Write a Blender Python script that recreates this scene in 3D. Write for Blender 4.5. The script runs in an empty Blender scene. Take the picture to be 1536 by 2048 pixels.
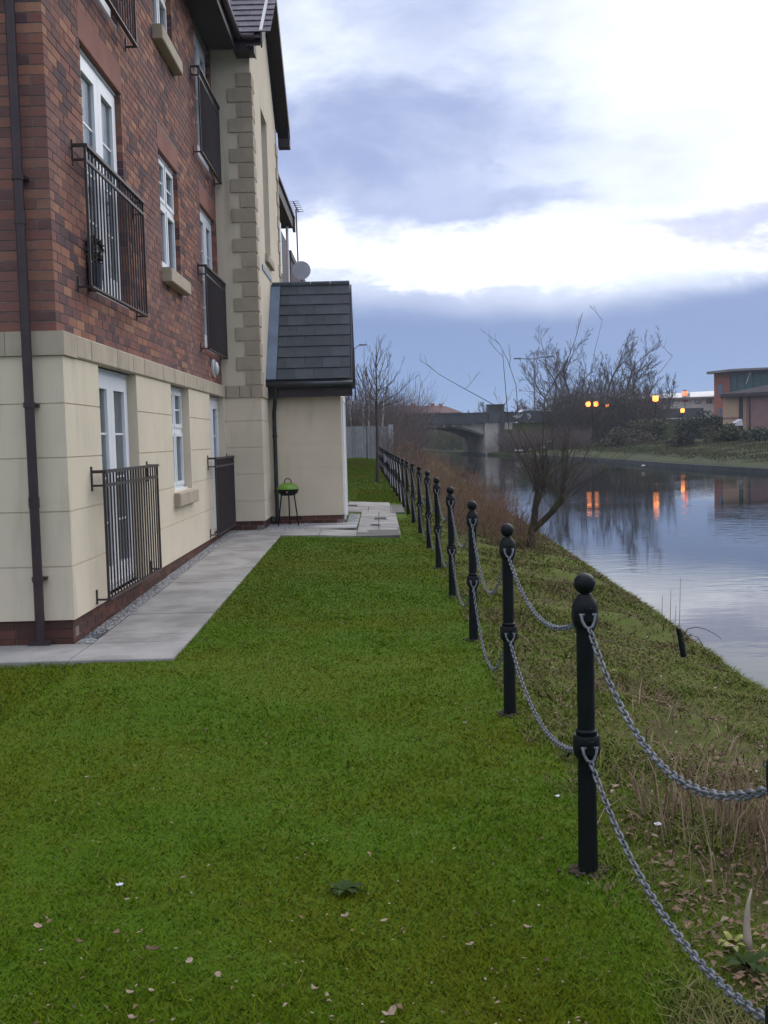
import bpy, math, random
import numpy as np
from mathutils import Vector, Matrix
random.seed(7)
NR = np.random.default_rng(7)
sc = bpy.context.scene
COL = sc.collection
rad = math.radians

# ------------------------------------------------------------------ camera
F_PX, PITCH, YAW, ROLL, EYE = 2103.2, .0694, .0028, -.0258, 1.51
_f = Vector((math.sin(YAW)*math.cos(PITCH), math.cos(YAW)*math.cos(PITCH), -math.sin(PITCH)))
_r = Vector((math.cos(YAW), -math.sin(YAW), 0))
_u = _r.cross(_f)
CR = _r*math.cos(ROLL) + _u*math.sin(ROLL)
CU = -_r*math.sin(ROLL) + _u*math.cos(ROLL)
cam = bpy.data.cameras.new('camera')
cam.sensor_fit = 'VERTICAL'; cam.sensor_height = 36; cam.sensor_width = 27
cam.lens = F_PX/2048*36
cam.clip_start = .05; cam.clip_end = 3000
camo = bpy.data.objects.new('camera', cam); COL.objects.link(camo)
M4 = Matrix((CR, CU, -_f)).transposed().to_4x4(); M4.translation = Vector((0, 0, EYE))
camo.matrix_world = M4
sc.camera = camo

def at(px, py, y):
    """survey helper: where the sight line through a photo point crosses the plane at depth y"""
    d = _f + CR*((px-768)/F_PX) - CU*((py-1024)/F_PX)
    return Vector((0, 0, EYE)) + d*(y/d.y)

# ------------------------------------------------------------------ world
SUN_AZ, SUN_EL = rad(36), rad(32)
w = bpy.data.worlds.new('World'); sc.world = w; w.use_nodes = True
nt = w.node_tree; nt.nodes.clear()
class G:
    """small node-graph writer"""
    def __init__(s, t): s.t = t
    def n(s, typ, **k):
        o = s.t.nodes.new(typ)
        for a, b in k.items(): setattr(o, a, b)
        return o
    def put(s, sock, v):
        if hasattr(v, 'node'): s.t.links.new(v, sock)
        elif v is not None: sock.default_value = v
    def math(s, op, a, b=None, c=None, clamp=False):
        o = s.n('ShaderNodeMath', operation=op, use_clamp=clamp)
        s.put(o.inputs[0], a)
        if b is not None: s.put(o.inputs[1], b)
        if c is not None: s.put(o.inputs[2], c)
        return o.outputs[0]
    def step(s, v, a, b, lo=0., hi=1.):
        o = s.n('ShaderNodeMapRange', interpolation_type='SMOOTHSTEP')
        s.put(o.inputs[0], v); s.put(o.inputs[1], a); s.put(o.inputs[2], b); s.put(o.inputs[3], lo); s.put(o.inputs[4], hi)
        return o.outputs[0]
    def noise(s, vec, scale, detail=4, rough=.5, dist=0., col=False):
        o = s.n('ShaderNodeTexNoise'); s.put(o.inputs['Vector'], vec)
        o.inputs['Scale'].default_value = scale; o.inputs['Detail'].default_value = detail
        o.inputs['Roughness'].default_value = rough; o.inputs['Distortion'].default_value = dist
        return o.outputs['Color' if col else 'Fac']
    def mix(s, fac, a, b, typ='MIX'):
        o = s.n('ShaderNodeMix', data_type='RGBA', blend_type=typ)
        s.put(o.inputs['Factor'], fac); s.put(o.inputs['A'], a); s.put(o.inputs['B'], b)
        for k in ('A', 'B'):
            pass
        return o.outputs['Result']
    def mapping(s, vec, scale=(1, 1, 1), rot=(0, 0, 0), loc=(0, 0, 0)):
        o = s.n('ShaderNodeMapping'); s.put(o.inputs['Vector'], vec)
        o.inputs['Scale'].default_value = scale; o.inputs['Rotation'].default_value = rot; o.inputs['Location'].default_value = loc
        return o.outputs[0]
def _mixset(o): return o
# Mix nodes address RGBA sockets by index
def _gmix(s, fac, a, b, typ='MIX'):
    o = s.n('ShaderNodeMix', data_type='RGBA', blend_type=typ)
    s.put(o.inputs[0], fac)
    for i, v in ((6, a), (7, b)):
        if isinstance(v, tuple) and len(v) == 3: v = (*v, 1)
        s.put(o.inputs[i], v)
    return o.outputs[2]
G.mix = _gmix

g = G(nt)
tc = g.n('ShaderNodeTexCoord')
dirv = tc.outputs['Generated']
sep = g.n('ShaderNodeSeparateXYZ'); g.put(sep.inputs[0], dirv)
X_, Y_, Z_ = sep.outputs
az0 = g.math('ARCTAN2', X_, Y_)
el0 = g.math('ARCSINE', Z_)
flat = g.mapping(dirv, (1, 1, 2.4))
n1 = g.noise(flat, 4.5, 8, .55, .2)
n2 = g.noise(g.mapping(flat, loc=(3.1, 1.7, 5.2)), 6.0, 8, .6, .3)
n3 = g.noise(g.mapping(flat, loc=(9.1, 4.7, 2.2)), 2.2, 6, .55)
n4 = g.noise(g.mapping(flat, loc=(1.1, 7.7, 3.2)), 15, 6, .6)
n5 = g.noise(g.mapping(flat, loc=(6.1, 2.2, 8.2)), 17, 6, .6)
az = g.math('ADD', az0, g.math('ADD', g.math('MULTIPLY', g.math('SUBTRACT', n1, .5), .36), g.math('MULTIPLY', g.math('SUBTRACT', n4, .5), .09)))
el = g.math('ADD', el0, g.math('ADD', g.math('MULTIPLY', g.math('SUBTRACT', n2, .5), .13), g.math('MULTIPLY', g.math('SUBTRACT', n5, .5), .05)))
def ellipse(ca, ce, ra, re, inner, outer):
    a = g.math('DIVIDE', g.math('SUBTRACT', az, ca), ra)
    e = g.math('DIVIDE', g.math('SUBTRACT', el, ce), re)
    d = g.math('SQRT', g.math('ADD', g.math('MULTIPLY', a, a), g.math('MULTIPLY', e, e)))
    return g.step(d, inner, outer, 1., 0.)
# high bright cloud, thick grey cloud below it, a bank of blue-grey cloud along the horizon
base = g.mix(g.step(n3, .36, .62), (.62, .70, .96), (1.05, 1.13, 1.30))
sunv = (math.sin(SUN_AZ)*math.cos(SUN_EL), math.cos(SUN_AZ)*math.cos(SUN_EL), math.sin(SUN_EL))
dp = g.n('ShaderNodeVectorMath', operation='DOT_PRODUCT'); g.put(dp.inputs[0], dirv); dp.inputs[1].default_value = sunv
glow = g.step(dp.outputs['Value'], .88, .985)
base = g.mix(glow, base, (1.55, 1.55, 1.60))
band = g.math('MULTIPLY', g.step(el, .135, .160), g.step(el, .225, .185))
base = g.mix(g.math('MULTIPLY', band, .85), base, (1.5, 1.55, 1.68))
blob = ellipse(.06, .262, .195, .092, .30, 1.2)
blob2 = ellipse(.14, .222, .12, .046, .3, 1.25)
blob3 = ellipse(-.08, .252, .14, .068, .2, 1.3)
blob4 = ellipse(.05, .385, .09, .075, .1, 1.3)
blobs = g.math('MAXIMUM', g.math('MAXIMUM', blob, blob2), g.math('MAXIMUM', blob3, g.math('MULTIPLY', blob4, .75)))
greycol = g.mix(g.step(n2, .35, .65), (.375, .465, .775), (.565, .655, .95))
base = g.mix(g.math('MULTIPLY', blobs, .93), base, greycol)
wisp = ellipse(.38, .186, .17, .024, .2, 1.35)
base = g.mix(g.math('MULTIPLY', wisp, .8), base, (.52, .57, .90))
daz = g.math('SUBTRACT', az0, .11)
edge = g.math('ADD', .129, g.math('MULTIPLY', g.math('MINIMUM', g.math('MULTIPLY', daz, daz), .085), .35))
el_s = g.math('ADD', el0, g.math('MULTIPLY', g.math('SUBTRACT', n2, .5), .035))
low = g.step(g.math('SUBTRACT', el_s, edge), -.030, .008, 1., 0.)
lowcol = g.mix(g.step(el0, .0, .14), (.255, .41, .72), (.265, .365, .645))
lowcol = g.mix(g.math('MULTIPLY', g.step(n3, .4, .7), .25), lowcol, (.40, .50, .84))
base = g.mix(low, base, lowcol)
zen = g.step(el0, .50, 1.2, 1., 2.0)
vz = g.n('ShaderNodeVectorMath', operation='SCALE'); g.put(vz.inputs[0], base); g.put(vz.inputs['Scale'], zen); base = vz.outputs[0]
base = g.mix(g.step(el0, -.02, -.12), base, (.12, .13, .14))
bgc = g.n('ShaderNodeBackground'); g.put(bgc.inputs[0], base); bgc.inputs[1].default_value = 1.0
sky = g.n('ShaderNodeTexSky', sky_type='NISHITA'); sky.sun_disc = False
sky.sun_elevation = SUN_EL; sky.sun_rotation = SUN_AZ
bgs = g.n('ShaderNodeBackground'); g.put(bgs.inputs[0], sky.outputs[0]); bgs.inputs[1].default_value = .05
mx = g.n('ShaderNodeMixShader'); mx.inputs[0].default_value = .93
nt.links.new(bgs.outputs[0], mx.inputs[1]); nt.links.new(bgc.outputs[0], mx.inputs[2])
wo = g.n('ShaderNodeOutputWorld'); nt.links.new(mx.outputs[0], wo.inputs[0])

sun = bpy.data.lights.new('sun', 'SUN'); sun.energy = 1.1; sun.angle = rad(40); sun.color = (1, .95, .88)
suno = bpy.data.objects.new('sun', sun); COL.objects.link(suno)
suno.rotation_euler = Vector(sunv).to_track_quat('Z', 'Y').to_euler()
sc.view_settings.view_transform = 'Standard'; sc.view_settings.look = 'None'
sc.view_settings.exposure = 0; sc.view_settings.gamma = 1
sc.view_settings.use_curve_mapping = False

# ------------------------------------------------------------------ materials
MATS = {}
def mat(name, col, col2=None, rough=.8, scale=6., bump=.15, bscale=60., metal=0., spec=.4, var=1., rnd=0., stretch=(1, 1, 1), detail=5):
    """base colour wandering between col and col2 by noise in world space, fine relief by a second noise"""
    if name in MATS: return MATS[name]
    m = bpy.data.materials.new(name); m.use_nodes = True
    t = m.node_tree; q = G(t); b = t.nodes['Principled BSDF']
    geo = q.n('ShaderNodeNewGeometry')
    pos = q.mapping(geo.outputs['Position'], stretch)
    c2 = col2 or tuple(c*.72 for c in col)
    nz = q.noise(pos, scale, detail, .6)
    c = q.mix(q.step(nz, .32, .68), col, c2)
    if rnd:
        oi = q.n('ShaderNodeObjectInfo')
        r = q.math('FRACT', q.math('ADD', oi.outputs['Random'], geo.outputs['Random Per Island']))
        k = q.math('ADD', 1-rnd, q.math('MULTIPLY', r, 2*rnd))
        vm = q.n('ShaderNodeVectorMath', operation='SCALE'); q.put(vm.inputs[0], c); q.put(vm.inputs['Scale'], k)
        c = vm.outputs[0]
    q.put(b.inputs['Base Color'], c)
    b.inputs['Metallic'].default_value = metal
    b.inputs['Specular IOR Level'].default_value = spec
    q.put(b.inputs['Roughness'], q.math('ADD', rough-.06, q.math('MULTIPLY', nz, .12), clamp=True))
    if bump:
        bp = q.n('ShaderNodeBump'); bp.inputs['Strength'].default_value = bump; bp.inputs['Distance'].default_value = .02
        q.put(bp.inputs['Height'], q.noise(pos, bscale, 4, .6)); q.put(b.inputs['Normal'], bp.outputs[0])
    MATS[name] = m
    return m

def ramp_mat(name, stops, rough=.85, spec=.25, patch=None, patch_scale=.8, trans=0.):
    """colour per piece: object random + island random through a ramp; optional slow patches in world space"""
    m = bpy.data.materials.new(name); m.use_nodes = True
    t = m.node_tree; q = G(t); b = t.nodes['Principled BSDF']
    geo = q.n('ShaderNodeNewGeometry'); oi = q.n('ShaderNodeObjectInfo')
    r = q.math('FRACT', q.math('ADD', oi.outputs['Random'], geo.outputs['Random Per Island']))
    cr = q.n('ShaderNodeValToRGB'); q.put(cr.inputs[0], r)
    el_ = cr.color_ramp.elements
    while len(el_) < len(stops): el_.new(.5)
    for e, (p, c) in zip(el_, stops): e.position = p; e.color = (*c, 1)
    c = cr.outputs[0]
    nz = q.noise(geo.outputs['Position'], patch_scale, 5, .6)
    if patch: c = q.mix(q.math('MULTIPLY', q.step(nz, .40, .66), .75), c, patch)
    fine = q.noise(geo.outputs['Position'], 45, 4, .65)
    vm = q.n('ShaderNodeVectorMath', operation='SCALE'); q.put(vm.inputs[0], c)
    q.put(vm.inputs['Scale'], q.math('ADD', .7, q.math('MULTIPLY', fine, .6)))
    q.put(b.inputs['Base Color'], vm.outputs[0])
    b.inputs['Roughness'].default_value = rough; b.inputs['Specular IOR Level'].default_value = spec
    if not trans:
        bp = q.n('ShaderNodeBump'); bp.inputs['Strength'].default_value = .3; bp.inputs['Distance'].default_value = .01
        q.put(bp.inputs['Height'], q.noise(geo.outputs['Position'], 120, 4, .6)); q.put(b.inputs['Normal'], bp.outputs[0])
    return m

def glass_mat(name, tint, fac_lo=.12):
    m = bpy.data.materials.new(name); m.use_nodes = True
    t = m.node_tree; t.nodes.clear(); q = G(t)
    tr = q.n('ShaderNodeBsdfTransparent'); tr.inputs[0].default_value = (*tint, 1)
    gl = q.n('ShaderNodeBsdfGlossy'); gl.inputs['Roughness'].default_value = .03; gl.inputs[0].default_value = (.9, .95, 1, 1)
    fr = q.n('ShaderNodeFresnel'); fr.inputs[0].default_value = 1.5
    mxs = q.n('ShaderNodeMixShader'); q.put(mxs.inputs[0], q.math('ADD', q.math('MULTIPLY', fr.outputs[0], .55), fac_lo, clamp=True))
    t.links.new(tr.outputs[0], mxs.inputs[1]); t.links.new(gl.outputs[0], mxs.inputs[2])
    o = q.n('ShaderNodeOutputMaterial'); t.links.new(mxs.outputs[0], o.inputs[0])
    return m

def emit_mat(name, col, s):
    m = bpy.data.materials.new(name); m.use_nodes = True
    b = m.node_tree.nodes['Principled BSDF']
    b.inputs['Base Color'].default_value = (*col, 1)
    b.inputs['Emission Color'].default_value = (*col, 1); b.inputs['Emission Strength'].default_value = s
    return m

BRICK = ramp_mat('brick_clay', [(0, (.075, .046, .052)), (.17, (.115, .062, .060)), (.34, (.18, .080, .066)), (.62, (.245, .098, .072)), (.86, (.315, .140, .085)), (1, (.37, .19, .115))], patch=(.195, .098, .083), patch_scale=1.1)
PLBRICK = ramp_mat('plinth_clay', [(0, (.05, .026, .022)), (.5, (.11, .045, .032)), (1, (.16, .066, .042))], patch=(.08, .042, .034))
MORTAR = mat('mortar', (.23, .19, .17), (.15, .12, .11), rough=.95, scale=9)
SANDRED = mat('red_sandstone', (.27, .115, .085), (.22, .09, .07), rough=.9, scale=4, bscale=90)
CREAM = mat('cream_render', (.68, .583, .438), (.63, .54, .405), rough=.92, scale=1.3, bump=.25, bscale=160)
CAST = mat('cast_stone', (.45, .375, .275), (.38, .315, .235), rough=.9, scale=3, bump=.2, bscale=120, rnd=.08)
def stained(m, col, amount=.35):
    t = m.node_tree; q = G(t); b = t.nodes['Principled BSDF']; src = b.inputs['Base Color'].links[0].from_socket
    pos = q.n('ShaderNodeNewGeometry').outputs['Position']
    a = q.noise(q.mapping(pos, (3.2, 3.2, .35)), 2.2, 6, .62); c = q.noise(q.mapping(pos, loc=(3, 8, 1)), .9, 6, .6)
    f = q.math('MULTIPLY', q.step(a, .50, .74), q.step(c, .38, .62))
    t.links.new(q.mix(q.math('MULTIPLY', f, amount), src, col), b.inputs['Base Color'])
stained(CREAM, (.34, .32, .24), .6); stained(CAST, (.20, .18, .14), .6)
UPVC = mat('white_upvc', (.78, .79, .80), (.72, .73, .75), rough=.35, scale=3, bump=0)
IRON = mat('painted_iron', (.032, .026, .027), (.05, .03, .026), rough=.5, scale=12, bump=.1, bscale=150)
BLACKP = mat('black_gloss_paint', (.004, .006, .007), (.007, .009, .009), rough=.42, scale=9, bump=.15, bscale=70, spec=.16)
GALV = mat('galvanised_steel', (.185, .19, .205), (.11, .115, .125), rough=.65, scale=60, bump=.2, bscale=300, metal=.3, rnd=.15)
PIPE = mat('brown_plastic', (.035, .02, .022), (.05, .03, .03), rough=.42, scale=5, bump=.03)
PIPE2 = mat('black_plastic', (.018, .02, .022), (.03, .032, .034), rough=.42, scale=5, bump=.03)
FASCIA = mat('dark_stained_timber', (.030, .022, .026), (.045, .034, .036), rough=.6, scale=5, stretch=(1, 4, 1))
TILE = mat('slate_grey_tile', (.035, .042, .050), (.05, .056, .062), rough=.65, scale=7, bump=.2, bscale=80, rnd=.18)
TILE2 = mat('purple_slate_tile', (.105, .085, .10), (.075, .06, .075), rough=.65, scale=7, bump=.2, bscale=80, rnd=.2)
LEAD = mat('lead_flashing', (.15, .19, .25), (.11, .14, .19), rough=.45, scale=3, bump=.05)
SLAB = mat('concrete_slab', (.325, .305, .28), (.20, .187, .17), rough=.9, scale=2.2, bump=.3, bscale=140, rnd=.07)
GRAVEL = mat('grey_gravel', (.42, .41, .40), (.27, .26, .255), rough=.9, scale=45, bump=.8, bscale=90, rnd=.35)
CURTAIN = mat('pale_curtain', (.72, .66, .54), (.60, .54, .45), rough=.95, scale=3, bump=0)
DARKIN = mat('room_darkness', (.05, .045, .042), (.03, .028, .027), rough=.9, scale=1, bump=0)
GLASS = glass_mat('window_glass', (.78, .80, .80), .02)
GLASSFAR = glass_mat('office_glass', (.20, .32, .34), .15)
TIMBER = mat('grey_weathered_board', (.25, .25, .26), (.18, .18, .19), rough=.9, scale=4, stretch=(3, 3, .6), rnd=.15)
CONC = mat('old_concrete', (.38, .35, .31), (.24, .22, .20), rough=.92, scale=.5, bump=.3, bscale=8, detail=8)
CONCD = mat('sooty_masonry', (.045, .050, .055), (.07, .075, .078), rough=.9, scale=.9, bump=.3, bscale=6)
ASPH = mat('asphalt', (.05, .05, .052), (.06, .06, .06), rough=.9)
BARK = mat('brown_bark', (.085, .065, .05), (.05, .038, .03), rough=.9, scale=12, stretch=(1, 1, .3))
BARKG = mat('mossy_bark', (.07, .065, .035), (.045, .032, .022), rough=.9, scale=7, stretch=(1, 1, .5), bump=.5, bscale=50)
TWIG = mat('grey_twig', (.075, .060, .055), (.055, .042, .04), rough=.9, scale=3, bump=0)
TWIGR = mat('red_brown_twig', (.20, .115, .07), (.13, .075, .05), rough=.9, scale=2, bump=0, rnd=.35)
TWIGP = mat('purple_brown_twig', (.115, .082, .075), (.08, .058, .055), rough=.9, scale=2, bump=0, rnd=.3)
BIRCH = mat('birch_bark', (.50, .47, .44), (.22, .2, .19), rough=.8, scale=6, stretch=(1, 1, 3))
DKGREEN = mat('dark_evergreen', (.020, .034, .018), (.034, .044, .022), rough=.7, scale=.6, bump=0, rnd=.4)
OLIVE = mat('olive_foliage', (.045, .055, .022), (.075, .065, .03), rough=.8, scale=.6, bump=0, rnd=.4)
BRNLEAF = mat('dead_leaf', (.16, .095, .05), (.10, .055, .03), rough=.8, scale=30, bump=0, rnd=.4)
PALELEAF = mat('pale_dead_leaf', (.30, .225, .155), (.20, .14, .09), rough=.8, scale=60, bump=0, rnd=.2)
WHITEBIT = mat('white_petal', (.58, .56, .58), (.46, .44, .46), rough=.7, scale=30, bump=0)
YELLEAF = mat('yellow_leaf', (.27, .24, .035), (.14, .17, .035), rough=.7, scale=20, bump=0)
REDROOF = mat('red_clay_roof', (.13, .060, .055), (.10, .05, .048), rough=.9, scale=1)
FARBRICK = mat('far_red_brick', (.40, .13, .085), (.33, .11, .075), rough=.9, scale=1.5, bump=0)
PINKBRICK = mat('far_pink_brick', (.26, .15, .14), (.21, .125, .12), rough=.9, scale=1.5, bump=0)
FARCREAM = mat('far_cream_panel', (.50, .33, .22), (.45, .30, .20), rough=.9, scale=1.5, bump=0)
FARWHITE = mat('far_white_cladding', (.66, .65, .62), (.58, .57, .55), rough=.8, scale=.6, bump=0)
FARROOF = mat('far_dark_roof', (.055, .042, .045), (.042, .034, .037), rough=.95, spec=.1, scale=1, bump=0)
ROOFWHITE = mat('pale_sheet_roof', (.52, .50, .47), (.46, .44, .42), rough=.6, scale=1, bump=0)
CANOPY = mat('canopy_grey', (.20, .17, .17), (.17, .15, .15), rough=.7, scale=1, bump=0)
LIME = mat('green_enamel', (.16, .30, .03), (.13, .25, .025), rough=.35, scale=6, bump=0)
GREYMET = mat('lamp_column_grey', (.12, .13, .15), (.09, .10, .11), rough=.5, scale=3, bump=0)
DISH = mat('dish_grey', (.40, .42, .45), (.34, .36, .39), rough=.5, scale=4, bump=0)
LAMPLIT = emit_mat('sodium_lamp', (1, .29, .055), 4.2)
LAMPRED = emit_mat('small_red_lamp', (1, .22, .10), 1.6)
REDSIGN = mat('red_sign', (.5, .06, .04), rough=.5, bump=0)
CARWHITE = mat('white_car_paint', (.62, .63, .66), (.58, .59, .62), rough=.3, bump=0)
RUBBER = mat('black_rubber', (.015, .015, .016), rough=.8, bump=0)
POTBLUE = mat('dark_blue_pot', (.018, .025, .045), rough=.5, bump=0)
BULK = mat('opal_glass', (.55, .58, .56), (.5, .52, .5), rough=.3, bump=0)

# ------------------------------------------------------------------ object helpers
def tag(o, label=None, cat=None, group=None, kind=None):
    for k, v in (('label', label), ('category', cat), ('group', group), ('kind', kind)):
        if v: o[k] = v
    return o
def thing(name, label, cat, loc, group=None, rz=0.):
    o = bpy.data.objects.new(name, None); COL.objects.link(o)
    o.empty_display_size = .2
    o.location = loc; o.rotation_euler = (0, 0, rz)
    return tag(o, label, cat, group)
def top_of(o):
    while o.parent: o = o.parent
    return o
class MB:
    def __init__(s): s.v = []; s.f = []
    def add(s, vs, fs):
        k = len(s.v); s.v += [tuple(p) for p in vs]; s.f += [tuple(i+k for i in f) for f in fs]; return s
    def box(s, x0, x1, y0, y1, z0, z1):
        return s.add([(x0, y0, z0), (x1, y0, z0), (x1, y1, z0), (x0, y1, z0), (x0, y0, z1), (x1, y0, z1), (x1, y1, z1), (x0, y1, z1)],
                     [(3, 2, 1, 0), (4, 5, 6, 7), (0, 1, 5, 4), (1, 2, 6, 5), (2, 3, 7, 6), (3, 0, 4, 7)])
    def hexa(s, a, b):
        """a, b: two quads (lists of four points) joined"""
        return s.add(list(a)+list(b), [(3, 2, 1, 0), (4, 5, 6, 7), (0, 1, 5, 4), (1, 2, 6, 5), (2, 3, 7, 6), (3, 0, 4, 7)])
    def bev(s, x0, x1, y0, y1, z0, z1, c):
        """box with its four +x edges chamfered (front face to +x)"""
        a = [(x0, y0, z0), (x0, y1, z0), (x0, y1, z1), (x0, y0, z1)]
        m = [(x1-c, p[1], p[2]) for p in a]
        b = [(x1, y0+c, z0+c), (x1, y1-c, z0+c), (x1, y1-c, z1-c), (x1, y0+c, z1-c)]
        k = a+m+b
        fs = [(3, 2, 1, 0), (8, 9, 10, 11)]
        for i in range(4):
            j = (i+1) % 4
            fs += [(i, j, 4+j, 4+i), (4+i, 4+j, 8+j, 8+i)]
        return s.add(k, fs)
    def prism(s, poly, h):
        """poly: 3-D points of one face, h: offset vector"""
        n = len(poly); h = Vector(h)
        p2 = [tuple(Vector(p)+h) for p in poly]
        return s.add(list(poly)+p2, [tuple(range(n))[::-1], tuple(range(n, 2*n))]+[(i, (i+1) % n, n+(i+1) % n, n+i) for i in range(n)])
    def tube(s, pts, radii, n=6, cap=True):
        P = [Vector(p) for p in pts]
        if not hasattr(radii, '__len__'): radii = [radii]*len(P)
        k = len(s.v); ref = None
        for i, p in enumerate(P):
            d = (P[min(i+1, len(P)-1)]-P[max(i-1, 0)])
            d = d.normalized() if d.length > 1e-9 else Vector((0, 0, 1))
            if ref is None: ref = d.orthogonal().normalized()
            ref = (ref-d*ref.dot(d))
            ref = ref.normalized() if ref.length > 1e-6 else d.orthogonal().normalized()
            b = d.cross(ref); r = radii[i]
            for j in range(n):
                a = 2*math.pi*j/n
                s.v.append(tuple(p+ref*(r*math.cos(a))+b*(r*math.sin(a))))
        for i in range(len(P)-1):
            for j in range(n):
                j2 = (j+1) % n
                s.f.append((k+i*n+j, k+i*n+j2, k+(i+1)*n+j2, k+(i+1)*n+j))
        if cap:
            s.f.append(tuple(k+j for j in range(n))[::-1]); e = k+(len(P)-1)*n
            s.f.append(tuple(e+j for j in range(n)))
        return s
    def lathe(s, prof, c=(0, 0, 0), n=16):
        return s.tube_axis([(r, z) for r, z in prof], c, n)
    def tube_axis(s, prof, c, n):
        k = len(s.v)
        for r, z in prof:
            for j in range(n):
                a = 2*math.pi*j/n
                s.v.append((c[0]+r*math.cos(a), c[1]+r*math.sin(a), c[2]+z))
        for i in range(len(prof)-1):
            for j in range(n):
                j2 = (j+1) % n
                s.f.append((k+i*n+j, k+i*n+j2, k+(i+1)*n+j2, k+(i+1)*n+j))
        s.f.append(tuple(k+j for j in range(n))[::-1]); e = k+(len(prof)-1)*n
        s.f.append(tuple(e+j for j in range(n)))
        return s
    def ball(s, c, r, n=10, m=7, sz=1.):
        prof = [(max(1e-4, r*math.sin(math.pi*i/m)), -r*sz*math.cos(math.pi*i/m)) for i in range(m+1)]
        return s.tube_axis(prof, c, n)
    def mesh(s, name, m, off=(0, 0, 0), smooth=False):
        me = bpy.data.meshes.new(name)
        V = np.array(s.v, dtype=float).reshape(-1, 3)-np.array(off)
        me.from_pydata(V.tolist(), [], s.f); me.materials.append(m)
        if smooth:
            me.polygons.foreach_set('use_smooth', [True]*len(me.polygons))
        me.update(); return me
    def build(s, name, m, parent=None, smooth=False, kind=None, label=None):
        off = tuple(top_of(parent).location) if parent else (0, 0, 0)
        o = bpy.data.objects.new(name, s.mesh(name, m, off, smooth)); COL.objects.link(o)
        o.parent = parent
        return tag(o, label, None, None, kind)
def smooth_by_angle(o, ang=40):
    me = o.data
    try: me.shade_smooth(); me.set_sharp_from_angle(angle=rad(ang))
    except Exception: pass
    return o
def np_mesh(name, V, F, m, parent=None, kind=None, smooth=False):
    """V (n,3), F (k,3 or 4) arrays -> object"""
    V = np.asarray(V, np.float32); F = np.asarray(F, np.int32)
    off = np.array(top_of(parent).location) if parent else np.zeros(3)
    me = bpy.data.meshes.new(name); k = F.shape[1]
    me.vertices.add(len(V)); me.vertices.foreach_set('co', (V-off).astype(np.float32).ravel())
    me.loops.add(F.size); me.loops.foreach_set('vertex_index', F.ravel())
    me.polygons.add(len(F)); me.polygons.foreach_set('loop_start', np.arange(0, F.size, k, dtype=np.int32))
    if smooth: me.polygons.foreach_set('use_smooth', np.ones(len(F), bool))
    me.update(calc_edges=True); me.materials.append(m)
    o = bpy.data.objects.new(name, me); COL.objects.link(o); o.parent = parent
    return tag(o, None, None, None, kind)
def inst(me, name, loc, parent, rot=(0, 0, 0), kind=None):
    o = bpy.data.objects.new(name, me); COL.objects.link(o); o.parent = parent
    o.location = Vector(loc)-(top_of(parent).location if parent else Vector())
    o.rotation_euler = rot
    return o
def copy_tree(o, parent=None):
    c = o.copy(); COL.objects.link(c); c.parent = parent
    for ch in list(o.children): copy_tree(ch, c)
    return c

# ------------------------------------------------------------------ terrain
def gz(x, y):
    b = np.interp(y, [8, 16, 30, 70], [0, .13, .13, .3]); s = np.interp(x, [-1.2, .4], [1, .35])
    return b*s
def fence_x(y): return .702-.0051*y-.012*np.maximum(0, np.asarray(y)-14.)
def lip_x(y): return np.interp(y, [-14, 6, 8, 11, 14, 20, 37, 60, 80, 100, 114, 126, 200, 420], [2.75, 2.8, 2.72, 2.83, 2.86, 2.95, 3.25, 4.0, 4.4, 3.9, 2.6, 1.2, -7.6, -34])
def far_x(y): return np.interp(y, [-14, 5, 30, 48, 59, 77, 108, 115, 130, 200, 420], [21, 20.4, 19.2, 17.85, 16.8, 16.35, 12.7, 11.6, 9.9, 1.5, -25])
WATER_Z = -.55
def wob(x, y, a=.02):
    return a*(np.sin(x*5.3+y*2.1)+np.sin(x*2.3-y*3.7+1.3)+np.sin(y*6.1+.7+x*1.7))/1.7
def bank_z(x, y):
    xf = fence_x(y); t = np.clip((x-xf-.12)/(lip_x(y)-xf-.12), 0, 1)
    return gz(x, y)-.40*t**1.25+wob(x, y, .035)*np.clip(t*4, 0, 1)*np.clip((1.02-t)*6, 0, 1)
def far_z(s, y): return np.interp(s, [0, 1, 4, 12, 25, 60, 500], [-.28, -.2, 0, .45, .9, 1.3, 1.4])
rows = np.concatenate([np.arange(-12, 0, 1.), np.arange(0, 24, .18), np.arange(24, 50, .6), np.arange(50, 130, 2.), np.arange(130, 430, 15.)])
def sheet(name, colfun, m, label=None):
    """colfun(y) -> list of (x, z) points across; one grid over all rows"""
    P = [colfun(float(y)) for y in rows]; n = len(P[0])
    V = [(x, y, z) for y, r in zip(rows, P) for x, z in r]
    i = np.arange(len(rows)-1)[:, None]*n+np.arange(n-1)[None]
    Fq = np.stack([i, i+1, i+n+1, i+n], -1).reshape(-1, 4)
    return tag(np_mesh(name, V, Fq, m, smooth=True), label, None, None, 'structure')

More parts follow.
